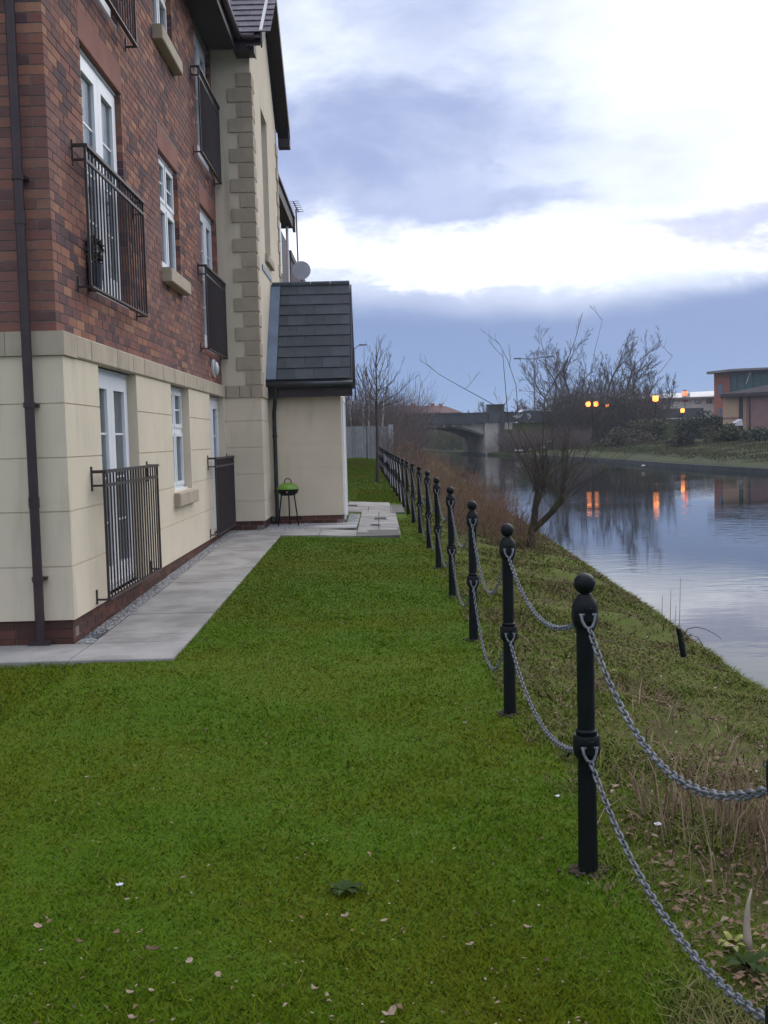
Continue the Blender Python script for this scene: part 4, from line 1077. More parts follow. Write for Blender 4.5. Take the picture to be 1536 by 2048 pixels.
# ------------------------------------------------------------------ trees
def tubes_np(lines, n_big=5, n_small=3, thr=.02):
    """lines: list of (pts, radii) -> arrays; each line its own tube"""
    V, F4 = [], []; k = 0
    for pts, rr in lines:
        P = np.asarray(pts, float); r = np.asarray(rr, float); n = n_big if r[0] > thr else n_small
        d = np.gradient(P, axis=0); d /= np.linalg.norm(d, axis=1)[:, None]+1e-12
        ref = np.array([.37, .81, .45]); e1 = np.cross(d, ref); e1 /= np.linalg.norm(e1, axis=1)[:, None]+1e-12; e2 = np.cross(d, e1)
        a = 2*np.pi*np.arange(n)/n
        R = P[:, None]+r[:, None, None]*(e1[:, None]*np.cos(a)[None, :, None]+e2[:, None]*np.sin(a)[None, :, None])
        V.append(R.reshape(-1, 3)); m = len(P)
        i = (np.arange(m-1)[:, None]*n+np.arange(n)[None]); j = (np.arange(m-1)[:, None]*n+(np.arange(n)[None]+1) % n)
        F4.append((np.stack([i, j, j+n, i+n], -1).reshape(-1, 4))+k); k += m*n
    return np.concatenate(V), np.concatenate(F4)
def grow(rng, p, d, L, r, lev, maxlev, out, nch=(6, 5, 5, 4), ang=(.75, .7, .7, .6), ratio=.55, up=.25, wig=.12, start=.25, rratio=.55, tip=.35):
    n = 6 if lev == 0 else 4
    pts = [np.array(p, float)]; d = np.array(d, float)/np.linalg.norm(d); ds = [d]
    for i in range(n):
        d = d+rng.normal(size=3)*wig+np.array([0, 0, up*.25]); d /= np.linalg.norm(d); pts.append(pts[-1]+d*L/n); ds.append(d)
    rr = r*np.linspace(1, (tip if lev == 0 else .35) if lev < maxlev else .25, n+1)
    out.append((pts, rr, lev))
    if lev >= maxlev: return
    k = nch[min(lev, len(nch)-1)]
    for i in range(k):
        t = start+(1-start)*(i+rng.random())/k; f = t*n; j = min(int(f), n-1); q_ = pts[j]+(pts[j+1]-pts[j])*(f-j)
        dd = ds[j]; pr = np.cross(dd, rng.normal(size=3)); pr /= np.linalg.norm(pr)+1e-9
        a = ang[min(lev, len(ang)-1)]*rng.uniform(.6, 1.25)
        nd = dd*math.cos(a)+pr*math.sin(a)+np.array([0, 0, up])
        grow(rng, q_, nd, L*ratio*rng.uniform(.7, 1.2)*(1-.35*t), max(rr[j]*rratio, .0015), lev+1, maxlev, out, nch, ang, ratio, up, wig, .15, rratio, tip)
def bare_tree(name, lb, cat, base, H, r, seed, levels=3, grp=None, mt=None, mc=None, minr=.0, d0=(0, 0, 1), trunk_lev=0, stems=None, **kw):
    rng = np.random.default_rng(seed); out = []
    T = thing(name, lb, cat, base, grp)
    for (b_, dd, hh, rr) in (stems or [(base, d0, H, r)]): grow(rng, b_, dd, hh, rr, 0, levels, out, **kw)
    tr = [(p, r_) for p, r_, l in out if l <= trunk_lev]; cr = [(p, np.maximum(r_, minr)) for p, r_, l in out if l > trunk_lev]
    V, Fq = tubes_np(tr, 8, 5); np_mesh('trunk', V, Fq, mt or BARK, T, smooth=True)
    V, Fq = tubes_np(cr); np_mesh('crown', V, Fq, mc or TWIG, T)
    return T
bx0 = Vector((-.09, 34.6, .08))
T = thing('young_tree', 'slim bare young tree standing in the lawn beyond the porch', 'tree', bx0)
P = lambda a, c, dy=0.: np.array(at(a, c, 34.6+dy))
tk = [np.array(bx0), P(755, 900), P(753, 820), P(753, 770), P(752, 735), P(753, 705), P(754, 672)]
V, Fq = tubes_np([(tk, [.075, .050, .042, .030, .020, .011, .004])], 8, 6); np_mesh('trunk', V, Fq, BARK, T, smooth=True)
rng = np.random.default_rng(4); lines = []
for L in ([(752, 808), (735, 782), (722, 762), (711, 742)], [(753, 814), (772, 800), (796, 787), (815, 768), (829, 745)], [(753, 803), (764, 785), (782, 765), (801, 742)], [(753, 795), (763, 770), (775, 748), (781, 728)], [(752, 790), (740, 765), (733, 745), (728, 728)],
          [(752, 772), (745, 755), (741, 735), (740, 715)], [(753, 760), (762, 742), (768, 722), (770, 708)], [(752, 738), (747, 722), (745, 705)], [(753, 735), (760, 715), (764, 698)], [(752, 800), (730, 790), (712, 775), (700, 770)], [(753, 818), (768, 812), (786, 806), (806, 800)], [(753, 720), (757, 700), (759, 688)], [(753, 783), (775, 772), (790, 762)]):
    dy = rng.uniform(-.7, .7); PL = [P(a, c, dy*k/3) for k, (a, c) in enumerate(L)]
    lines.append((PL, np.linspace(.016, .005, len(PL))))
    for k in range(1, len(PL)):
        for _ in range(2):
            q_ = PL[k-1]+(PL[k]-PL[k-1])*rng.random(); dd = (PL[k]-PL[k-1]); dd /= np.linalg.norm(dd); dd = dd+rng.normal(size=3)*.45+np.array([0, 0, .25])
            out = []; grow(rng, q_, dd, rng.uniform(.25, .6), .007, 0, 1, out, nch=(3,), ang=(.5,), ratio=.5, wig=.08); lines += [(p_, np.maximum(r_, .0035)) for p_, r_, _ in out]
V, Fq = tubes_np(lines, 5, 3, .012); np_mesh('crown', V, Fq, TWIG, T)
bare_tree('young_tree', 'thin sapling with a dark trunk close to the grey board fence', 'tree', Vector((-.75, 64, .25)), 4.2, .05, 12, 3, nch=(9, 4, 3), ang=(.6, .5, .5), ratio=.4, up=.3, wig=.04, start=.4, minr=.009, tip=.15)
# pollard on the bank
wb = Vector((2.26, 15.9, float(bank_z(2.26, 15.9))-.05))
T = thing('pollard_willow', 'leaning twin stemmed pollard tree with thin whips on the canal bank', 'tree', wb)
hA, hB, fk = at(1077, 990, 15.8), at(1124, 998, 15.6), at(1068, 1048, 15.85)
V, Fq = tubes_np([([wb, wb.lerp(fk, .6)+Vector((-.02, 0, 0)), fk, fk.lerp(hA, .6)+Vector((-.02, 0, 0)), hA, hA+Vector((0, 0, .05))], [.088, .066, .056, .048, .062, .03]), ([fk+Vector((-.02, 0, -.1)), fk.lerp(hB, .5)+Vector((.04, 0, -.03)), hB, hB+Vector((.03, 0, .08))], [.048, .046, .052, .025])], 12, 8)
np_mesh('trunk', V, Fq, BARKG, T, smooth=True)
rng = np.random.default_rng(5); lines = []
for hd, n in ((hA, 24), (hB, 28)):
    for i in range(n):
        a = rng.uniform(0, 6.28); s = rng.uniform(.1, 1.0)
        out = []; grow(rng, np.array(hd)+rng.normal(size=3)*.05, (math.cos(a)*s, math.sin(a)*s*.6, .75), rng.uniform(.40, 1.1), .0065, 0, 2, out, nch=(5, 3), ang=(.5, .5), ratio=.5, up=.12, wig=.09, start=.2)
        lines += [(p_, np.maximum(r_, .0022)) for p_, r_, _ in out]
def whip(pts, r0, y, sub=5):
    P = [at(a, c, y+dy) for a, c, dy in pts]; Q2 = []
    for i in range(len(P)-1):
        for t in np.linspace(0, 1, 4)[:-1]: Q2.append(P[i].lerp(P[i+1], t))
    Q2.append(P[-1]); lines.append((Q2, np.linspace(r0, r0*.28, len(Q2))))
    for i in range(4, len(Q2), 4):
        out = []; grow(rng, np.array(Q2[i]), Vector((rng.normal()*.6, rng.normal()*.3, .7)), .35, .004, 0, 1, out, nch=(3,), ratio=.5, wig=.1); lines.extend([(p_, np.maximum(r_, .0022)) for p_, r_, _ in out])
whip([(1085, 985, 0), (1068, 900, 0), (1035, 840, .2), (985, 808, .5), (930, 778, .8), (880, 750, 1), (853, 728, 1)], 0.0104, 15.8)
whip([(1090, 985, 0), (1085, 900, 0), (1090, 795, .2), (1135, 720, .3), (1150, 680, .4), (1165, 625, .5)], 0.0097, 15.7)
whip([(1078, 985, 0), (1040, 880, 0), (1032, 770, .2), (1015, 720, .3), (1000, 690, .4), (992, 680, .4)], 0.0078, 15.8)
whip([(1075, 985, 0), (1018, 860, 0), (1008, 740, .1), (1005, 700, .1)], .009, 15.8)
whip([(1124, 990, 0), (1200, 860, .2), (1260, 780, .4), (1320, 745, .6), (1345, 712, .7)], 0.0084, 15.6)
whip([(1124, 990, 0), (1150, 900, 0), (1165, 860, .2), (1190, 700, .4), (1205, 640, .5)], 0.0078, 15.6)
whip([(1124, 990, 0), (1190, 950, 0), (1235, 905, .2), (1262, 880, .3)], .010, 15.6)
V, Fq = tubes_np(lines, 6, 3, .008); np_mesh('crown', V, Fq, mat('willow_twig', (.075, .062, .032), (.05, .038, .028), rough=.85, scale=2, bump=0), T)
# small stake and reeds at the water edge
p = at(1362, 1284, 8.3); 
m = MB(); m.tube([p+Vector((.02, 0, -.12)), p+Vector((-.005, 0, .05)), p+Vector((-.022, 0, .105)), p+Vector((-.035, 0, .115))], [.026, .024, .02, .008], 7)
tag(m.build('mooring_stake', BLACKP), 'short black broken stake leaning at the water edge', 'stake')
def stems(name, lb, cat, lines_px, y, m_, r=.004):
    T_l = []
    for L in lines_px: T_l.append(([at(a, c, y) for a, c in L], np.linspace(r, r*.5, len(L))))
    V, Fq = tubes_np(T_l, 5, 5, .001); return tag(np_mesh(name, V, Fq, m_), lb, cat)
stems('bramble_shoot', 'thin arching bramble shoots over the water beside the black stake', 'plant', [[(1363, 1278), (1375, 1258), (1392, 1254), (1410, 1258), (1430, 1268), (1443, 1278)], [(1366, 1284), (1380, 1270), (1395, 1274), (1408, 1295), (1418, 1320), (1427, 1335)], [(1427, 1336), (1445, 1333), (1460, 1345)]], 8.2, BARKG)
for k, (px, h_) in enumerate(((1308, 30), (1323, 60), (1340, 70), (1350, 40), (1359, 95))):
    stems('reed', ('dry reed with a bent over tip, standing farthest from the black stake', 'mid height dry reed, second from the bent tipped one at the water edge', 'tall dry reed in the middle of the row behind the black stake', 'shortest dry reed, between the two tallest behind the black stake', 'tallest dry reed, standing just behind the black stake')[k], 'reed', [[(px, 1258-(1360-px)*.25), (px+1, 1258-h_*.6), (px+(-8 if k == 0 else 2), 1250-h_)]], 8.9, TWIGR, .003)['group'] = 'reeds at the water edge'

# brushwood along the near bank
def thicket(name, n, fx, fy, h0, h1, m_, r=.005, lean=.25, side=4, kind='stuff', zf=None, seed=3):
    rng = np.random.default_rng(seed); L = []
    for i in range(n):
        y = fy(rng); x = fx(rng, y); z = float(zf(x, y)) if zf else float(bank_z(x, y)); h_ = rng.uniform(h0, h1)
        d = np.array([rng.normal()*lean, rng.normal()*lean, 1.]); P = [np.array([x, y, z-.05])]
        for k in range(4): d = d+rng.normal(size=3)*.14; P.append(P[-1]+d/np.linalg.norm(d)*h_/4)
        L.append((P, r*np.array([1, .85, .7, .5, .3])))
        for k in range(side):
            j = rng.integers(1, 5); q_ = P[j-1]+(P[j]-P[j-1])*rng.random(); dd = (P[j]-P[j-1])/np.linalg.norm(P[j]-P[j-1])+rng.normal(size=3)*.6; dd /= np.linalg.norm(dd)
            L.append(([q_, q_+dd*h_*.16, q_+dd*h_*.28+np.array([0, 0, h_*.05])], r*np.array([.55, .4, .25])))
    V, Fq = tubes_np(L, 3, 3); return np_mesh(name, V, Fq, m_, kind=kind)
thicket('brushwood', 620, lambda r, y: r.uniform(1.1, 2.6), lambda r: r.uniform(15.5, 22), .3, .85, TWIGR, .005, seed=1)
thicket('brushwood', 520, lambda r, y: r.uniform(float(fence_x(y))+.5, float(lip_x(y))-.1), lambda r: r.uniform(22, 40), .4, 1.0, TWIGR, .007, seed=2)
thicket('brushwood', 520, lambda r, y: r.uniform(float(fence_x(y))+.8, float(lip_x(y))-.2), lambda r: r.uniform(40, 80), .5, 1.15, TWIGR, .010, seed=3)
thicket('brushwood', 420, lambda r, y: r.uniform(.3, 2.1), lambda r: r.uniform(48, 84), 1.3, 2.7, TWIGP, .010, seed=4)
thicket('brushwood', 600, lambda r, y: r.uniform(.3, 2.9), lambda r: r.uniform(84, 108), 1.8, 3.9, TWIGP, .014, seed=5)
V, Fq = leaf_cloud(2500, (1.6, 62, .5), (.7, 3., .8), .08); tag(np_mesh('golden_shrub', V, Fq, mat('golden_leaf', (.30, .17, .035), (.2, .11, .03), rough=.8, bump=0, rnd=.3)), 'low golden brown shrub at the far end of the chain fence', 'shrub')

# ------------------------------------------------------------------ grey board fence, birches and thicket behind it
T = thing('board_fence', 'tall grey vertical board fence closing the far end of the lawn', 'fence', (-.8, 70, .3))
x = -2.9; i = 0
pm = MB().box(0, .143, 0, .022, 0, 2.16).mesh('plank', TIMBER)
while x < .62:
    o = inst(pm, 'plank', (x, 70+(.012 if i % 2 else 0), .22+random.uniform(-.02, .02)), T); o.scale = (1, 1, random.uniform(.98, 1.02)); x += .15; i += 1
for z in (.5, 1.3, 2.1): MB().box(-2.9, .62, 70.04, 70.09, z, z+.09).build('rail', TIMBER, T)
m = MB(); m.box(.62, .95, 69.8, 70.1, .2, 2.45); m.build('end_pier', mat('pale_pier', (.42, .43, .46), (.36, .37, .4), bump=0), T)
for k in range(5):
    bare_tree('birch_tree', 'slender white barked birch behind the grey board fence', 'tree', Vector((-2.7+k*.72+random.uniform(-.2, .2), 74+random.uniform(-1, 4), .25)), random.uniform(5, 6.3), .075, 40+k, 3, 'birches behind the board fence', BIRCH, TWIGP, .014, nch=(12, 5, 3), ang=(.6, .6, .5), ratio=.36, up=.25, wig=.06, start=.2)
thicket('far_thicket', 1500, lambda r, y: r.uniform(-6, 3.0), lambda r: r.uniform(76, 100), 2.5, 5.6, TWIGP, .022, side=6, zf=lambda x, y: .2, seed=6)

thicket('far_thicket', 1100, lambda r, y: r.uniform(float(far_x(y))+.5, float(far_x(y))+9), lambda r: r.uniform(134, 170), 2.2, 4.6, OLIVE, .035, side=5, zf=lambda x, y: -.3, seed=16)
# ------------------------------------------------------------------ bridge
ang = math.atan(.11)
T = thing('road_bridge', 'old concrete arch road bridge with a dark parapet crossing the canal', 'bridge', (11.4, 115, 0), None, ang)
def Lb(mb, name, m_, kind=None):
    """build in the bridge's own frame (x along the road, y along the canal)"""
    o = bpy.data.objects.new(name, mb.mesh(name, m_)); COL.objects.link(o); o.parent = T; return o
D = 12.
sp, xa, xb = [], -8.9, 0.
arch = [(xa+(xb-xa)*i/24, 1.42+1.12*math.sin(math.pi*i/24)**.8) for i in range(25)]
m = MB()
for (x0, z0), (x1, z1) in zip(arch, arch[1:]):
    m.hexa([(x0, 0, z0), (x1, 0, z1), (x1, D, z1), (x0, D, z0)], [(x0, 0, 2.9), (x1, 0, 2.9), (x1, D, 2.9), (x0, D, 2.9)])
m.box(-40, xa, 0, D, -1.5, 2.9); m.box(xb, 1.9, 0, D, -1.5, 2.9)
Lb(m, 'arch_span', CONC)
m = MB()
for (x0, z0), (x1, z1) in zip(arch, arch[1:]): m.hexa([(x0, -.12, z0), (x1, -.12, z1), (x1, -.0, z1), (x0, -.0, z0)], [(x0, -.12, z0+.22), (x1, -.12, z1+.22), (x1, 0, z1+.22), (x0, 0, z0+.22)])
Lb(m, 'arch_ring', CONCD)
m = MB(); m.box(-40, 3.2, -.55, 0, 2.95, 3.15); m.box(-40, 3.2, -.35, -.1, 3.15, 4.0); m.box(-40, 3.2, -.42, -.05, 4.0, 4.1); m.box(-40, 3.2, D, D+.3, 2.9, 4.0); Lb(m, 'parapet', CONCD)
m = MB()
for i in range(9): m.box(-8.6+i*1.03, -8.35+i*1.03, -.30, -.002, 2.62, 2.95)
Lb(m, 'corbel', CONC)
m = MB(); m.box(.5, 2.2, -.6, .3, 2.96, 4.8); m.box(.4, 2.3, -.7, .4, 4.8, 4.95); Lb(m, 'pier_block', CONCD)
m = MB(); m.box(.05, 2.3, -.5, -.002, -1.5, 2.95); m.box(1.5, 3.1, -.5, 2, -1.5, 2.95); Lb(m, 'abutment', CONC)
m = MB(); m.box(1.75, 2.2, -.56, -.502, 1.0, 2.95); m.box(-.4, .05, -.6, D, -1.5, -.3); Lb(m, 'buttress', CONCD)
m = MB(); m.box(3.2, 25, -.1, .15, 3.0, 4.05); Lb(m, 'approach_parapet', CONCD)
for k, (a, s) in enumerate(((3.6, .3), (4.1, .22), (5.3, .25))):
    mm = MB()
    for j in range(4):
        th = random.uniform(0, 3); c = Vector((a+random.uniform(-.25, .25), -.112, 3.6+random.uniform(-.2, .2))); dv = Vector((math.cos(th), 0, math.sin(th)))*s; mm.prism([c-dv+Vector((0, 0, .05)), c-dv-Vector((0, 0, .05)), c+dv-Vector((0, 0, .05)), c+dv+Vector((0, 0, .05))], (0, .006, 0))
    Lb(mm, 'white_scrawl', WHITEBIT)
em = MB()
for s, xa_, xb_ in ((1, 13.2, 70), (-1, -60, 1.9)):
    em.hexa([(xa_, 112 if s > 0 else 113, -.4), (xb_, 112+(7 if s > 0 else 0), .3), (xb_, 150, .3), (xa_, 140, -.4)], [(xa_, 115.4, 2.86), (xb_, 122 if s > 0 else 115, 2.86), (xb_, 132, 2.86), (xa_, 127, 2.86)])
tag(em.build('embankment', VERGE), None, None, None, 'structure')
rd = MB(); rd.add([(-60, 110.4, 2.905), (-60, 120, 2.905), (70, 133, 2.905), (70, 123.2, 2.905)], [(0, 3, 2, 1)]); tag(rd.build('road', ASPH), None, None, None, 'structure')
def car(lb, x, y, z, rz):
    C_ = thing('parked_car', lb, 'car', (x, y, z), 'cars on the bridge road', rz)
    def L_(mb, n, m_):
        o = bpy.data.objects.new(n, mb.mesh(n, m_)); COL.objects.link(o); o.parent = C_; return o
    prof = [(-2.1, .35), (2.1, .35), (2.15, .75), (1.1, .95), (.5, 1.45), (-1.3, 1.48), (-2.05, 1.0)]
    m = MB(); m.prism([(a, -.85, c) for a, c in prof], (0, 1.7, 0)); L_(m, 'body', CARWHITE)
    m = MB(); m.prism([(a, -.86, c) for a, c in ((.9, .98), (.42, 1.38), (-1.2, 1.40), (-1.75, 1.0))], (0, 1.72, 0)); L_(m, 'window', GLASSFAR)
    for a in (-1.3, 1.3):
        for s in (-.86, .66): m = MB(); m.tube([(a, s, .32), (a, s+.2, .32)], .32, 12); L_(m, 'wheel', RUBBER)
car('white car showing above the bridge parapet beside the pier block', 17.6, 120.3, 2.91, .1)
car('second white car farther along the bridge road beside the bare trees', 21.2, 122.8, 2.91, .1)

# street lamps
def street_lamp(lb, x, y, z0, z1, arms, kind='street_lamp'):
    S = thing('street_lamp', lb, 'street lamp', (x, y, z0))
    m = MB(); m.tube([(x, y, z0), (x, y, z0+1.2), (x, y, z0+1.25), (x, y, z1)], [.12, .12, .085, .06], 8); m.build('column', GREYMET, S)
    for dx, dz in arms:
        m = MB(); m.tube([(x, y, z1-.05), (x+dx*.4, y, z1+dz*.8), (x+dx*.8, y, z1+dz)], .045, 6); m.build('arm', GREYMET, S)
        m = MB(); hx = x+dx; m.prism([(hx-.45*np.sign(dx), y-.14, z1+dz-.06), (hx+.4*np.sign(dx), y-.1, z1+dz-.02), (hx+.4*np.sign(dx), y-.1, z1+dz+.10), (hx-.45*np.sign(dx), y-.14, z1+dz+.12)], (0, .26, 0)); m.build('lantern', GREYMET, S)
    return S
a = at(708, 690, 117); street_lamp('tall single arm street lamp rising behind the porch roof edge', a.x, 117, 2.9, a.z-.4, [(1.0, .35)])
a = at(1068, 717, 119); street_lamp('tall twin arm street lamp beside the big bare tree at the bridge', a.x, 119, 2.9, a.z, [(-1.9, .0), (1.9, .12)])
def lit_lamp(px, py, y, r, lb, m_=LAMPLIT, double=False):
    a = at(px, py, y); S = thing('lit_lamp', lb, 'lamp', (a.x, y, 1.0), 'lit lamps across the canal')
    m = MB(); m.tube([(a.x, y, .6), (a.x, y, a.z-r)], .05, 6); m.build('lamp_post', BLACKP, S)
    for dx in ((-.42, .42) if double else (0,)):
        m = MB(); m.lathe([(r*.4, -r), (r*.85, -r*.8), (r, -.1*r), (r*.9, r*.7), (r*.5, r)], (a.x+dx, y, a.z), 12); m.build('lantern', m_, S, smooth=True)
        m = MB(); m.lathe([(r*.95, r*.95), (r*.5, r*1.35), (r*.08, r*1.5)], (a.x+dx, y, a.z), 10); m.build('lantern_cap', BLACKP, S)
    if double: m = MB(); m.tube([(a.x-.42, y, a.z-r*1.05), (a.x+.42, y, a.z-r*1.05)], .04, 6); m.build('cross_arm', BLACKP, S)
lit_lamp(1184, 808, 112, .26, 'lit orange twin lantern on the far bank in front of the dark trees', double=True)
lit_lamp(1214, 811, 116, .20, 'small lit orange lamp beside the twin lantern')
lit_lamp(1311, 797, 112, .32, 'brightest lit orange lamp on a black post on the far bank')
lit_lamp(1287, 825, 116, .22, 'small lit orange lamp low beside the brightest one')
lit_lamp(1365, 821, 116, .23, 'lit orange lamp above the hedge in front of the white warehouse')
lit_lamp(1370, 787, 148, .36, 'small reddish lamp high against the white warehouse wall', LAMPRED)

# ------------------------------------------------------------------ far buildings
def box_building(name, lb, x0, x1, y0, y1, z1, wallm): 
    T_ = thing(name, lb, 'building', ((x0+x1)/2, y0, 0)); MB().box(x0, x1, y0, y1, 0, z1).build('wall', wallm, T_); return T_
def win(T_, x0, x1, y, z0, z1, frame=UPVC, glass=GLASSFAR, bars=1):
    m = MB(); e = .09; m.box(x0, x0+e, y-.05, y, z0, z1); m.box(x1-e, x1, y-.05, y, z0, z1); m.box(x0+e, x1-e, y-.05, y, z1-e, z1); m.box(x0+e, x1-e, y-.05, y, z0, z0+e)
    for i in range(1, bars+1): xm = x0+(x1-x0)*i/(bars+1); m.box(xm-.03, xm+.03, y-.05, y, z0+e, z1-e)
    W = m.build('window', frame, T_); MB().box(x0+e, x1-e, y-.02, y-.01, z0+e, z1-e).build('pane', glass, W); return W
# warehouse
y = 152; pL, pR, pW = at(1300, 800, y), at(1432, 782, y), at(1432, 850, y)
T = box_building('warehouse', 'low white clad warehouse with a pale sheet roof behind the hedge', pL.x-6, pR.x+2, y, y+25, pR.z-.9, FARWHITE); T.rotation_euler.z = rad(-13)
m = MB(); m.prism([(pL.x-6.3, y-.5, pR.z-.95), (pR.x+2, y-.5, pR.z-.95), (pR.x+2, y+12, pR.z+.35), (pL.x-6.3, y+12, pR.z-.2)], (0, 0, .12)); m.build('roof', ROOFWHITE, T)
MB().box(pL.x-6.3, pR.x+2, y-.56, y-.51, pR.z-1.15, pR.z-.82).build('gutter', CANOPY, T)
for a, c in ((1389, 1399), (1410, 1421)):
    q0, q1 = at(a, 808, y-.1), at(c, 794, y-.1); win(T, q0.x, q1.x, y-.01, q0.z, q1.z, CANOPY)
q0, q1 = at(1364, 818, y-.2), at(1379, 786, y-.2); MB().box(q0.x, q1.x, y-.2, y-.01, q0.z, q1.z).build('loading_door', ROOFWHITE, T)
q0, q1 = at(1366, 804, y-.3), at(1375, 797, y-.3); MB().box(q0.x, q1.x, y-.26, y-.21, q0.z, q1.z).build('red_sign', REDSIGN, T)
n = 26
for i in range(n): xq = pL.x-6+(pR.x+8-pL.x)*i/n; MB().box(xq, xq+.05, y-.03, y-.001, .5, pR.z-1.2).build('cladding_rib', FARWHITE, T)
# brick office with canopy roof
c0_z = at(1430, 749, 140).z; y = 140; a0, a1, a2 = at(1428, 760, y), at(1458, 760, y), at(1560, 745, y)
T = thing('office_building', 'red brick office with teal glazed upper floor under a thin flat canopy roof', 'building', (a0.x, y, 0), None, rad(-18))
MB().box(a0.x, a1.x, y, y+12, 0, c0_z+.25).build('wall', FARBRICK, T)
MB().box(a1.x, a2.x+2, y+1.0, y+12, 0, 5.2).build('lower_wall', FARBRICK, T)
MB().box(a1.x, a2.x+2, y+1.3, y+11, 5.2, c0_z+.3).build('glazed_core', mat('teal_spandrel', (.06, .14, .15), (.05, .11, .12), rough=.3, bump=0), T)
for i in range(9):
    xa_ = a1.x+.1+i*(a2.x+2-a1.x)/9; MB().box(xa_, xa_+(a2.x+2-a1.x)/9-.2, y+1.2, y+1.29, 5.4, c0_z-.3).build('pane', mat('teal_glass', (.08, .20, .20), (.05, .13, .14), rough=.15, bump=0), T)
    MB().box(xa_-.14, xa_-.04, y+1.1, y+1.28, 5.2, c0_z-.05).build('mullion', GREYMET, T)
win(T, a0.x+.5, a0.x+1.1, y-.01, 6.0, 7.6, CANOPY, bars=0); win(T, a0.x+.5, a0.x+1.0, y-.01, 3.2, 4.4, CANOPY, bars=0)
c0, c1, c2 = at(1414, 748, y), at(1463, 737, y), at(1570, 742, y)
m = MB(); m.prism([(c0.x, y-1.6, c0.z-.05), (c1.x, y-2.2, c0.z+.15), (c2.x+3, y-1.8, c0.z+.2), (c2.x+3, y+13, c0.z+.9), (c0.x, y+13, c0.z+.6)], (0, 0, .28)); m.build('canopy_roof', CANOPY, T)
MB().tube([at(1491, 768, y-.5), at(1499, 746, y-.5)], .06, 6).build('strut', UPVC, T)
# near house
y = 100; h0, h1, e0 = at(1446, 850, y), at(1570, 850, y), at(1441, 792, y)
T = thing('house', 'pinkish brick house with a low dark hipped roof at the canal side', 'house', (h0.x, y, .5), None, rad(-18.5))
s0, s1 = at(1476, 850, y).x, at(1490, 850, y).x
MB().box(h0.x, s0, y, y+9, .3, e0.z).build('cream_wall', FARCREAM, T)
MB().box(at(1484, 850, y).x, at(1491, 850, y).x, y-.02, y+.5, .3, e0.z).build('cream_wall', FARCREAM, T)
MB().box(s0, s1, y+.15, y+9, .3, e0.z).build('glazed_bay', mat('dark_bay', (.03, .045, .05), rough=.3, bump=0), T)
MB().box(s1, h1.x+4, y-.4, y+9, .3, e0.z+.1).build('brick_wall', PINKBRICK, T)
MB().box(h0.x-.01, s0+.0, y-.04, y-.001, (e0.z+.3)/2, (e0.z+.3)/2+.18).build('string_course', PINKBRICK, T)
MB().tube([(s1+.3, y-.48, .4), (s1+.3, y-.48, e0.z)], .06, 6).build('downpipe', PIPE, T)
rz_ = at(1536, 764, y+2).z
m = MB(); x0, x1 = e0.x, h1.x+5
m.add([(x0, y-1, e0.z-.05), (x1, y-1, e0.z+.15), (x1, y+10, e0.z+.15), (x0, y+10, e0.z-.05), (x0+6.5, y+4.5, rz_), (x1-2, y+4.5, rz_+.5), (x0, y-1, e0.z+.15), (x1, y-1, e0.z+.35), (x1, y+10, e0.z+.35), (x0, y+10, e0.z+.15)], [(3, 2, 1, 0), (0, 1, 7, 6), (1, 2, 8, 7), (2, 3, 9, 8), (3, 0, 6, 9), (6, 7, 5, 4), (7, 8, 5), (8, 9, 4, 5), (9, 6, 4)])
m.build('roof', FARROOF, T)
m = MB(); m.box(x0, x1, y-1.06, y-1.01, e0.z-.12, e0.z+.12); m.build('fascia', FASCIA, T)
a, c, d = at(1462, 851, 97), at(1486, 851, 97), at(1484, 838, 97)
m = MB(); m.prism([a, c, d, a.lerp(d, .75)], (0, 1.2, 0)); tag(m.build('tarpaulin', WHITEBIT), 'white sloping tarpaulin sheet in front of the pinkish house', 'tarpaulin')
# red roofed houses behind the bridge
for k, (pa, pb, lb) in enumerate(((775, 838, 'red roofed house behind the bridge next to the thicket'), (838, 878, 'middle red roofed house behind the bridge parapet'), (878, 922, 'red roofed house behind the bridge with its hip toward the gap of sky'))):
    y = 185+k*6; q0, q1 = at(pa, 826, y), at(pb, 813, y)
    T = thing('house', lb, 'house', ((q0.x+q1.x)/2, y, .5), 'red roofed houses behind the bridge')
    MB().box(q0.x, q1.x, y, y+9, 0, q0.z).build('wall', PINKBRICK, T)
    m = MB(); hip = 2.6 if k == 2 else 0.01
    m.add([(q0.x, y-.5, q0.z), (q1.x+.3, y-.5, q0.z), (q1.x+.3, y+9.5, q0.z), (q0.x, y+9.5, q0.z), (q0.x, y+4.5, q1.z+.3), (q1.x-hip, y+4.5, q1.z+.3)], [(3, 2, 1, 0), (0, 1, 5, 4), (1, 2, 5), (2, 3, 4, 5), (3, 0, 4)]); R_ = m.build('roof', REDROOF, T)
    m = MB(); m.box(q1.x-1.3-hip, q1.x-.6-hip, y+3.9, y+5, q1.z-.3, q1.z+.75); m.build('chimney', FARBRICK, R_)

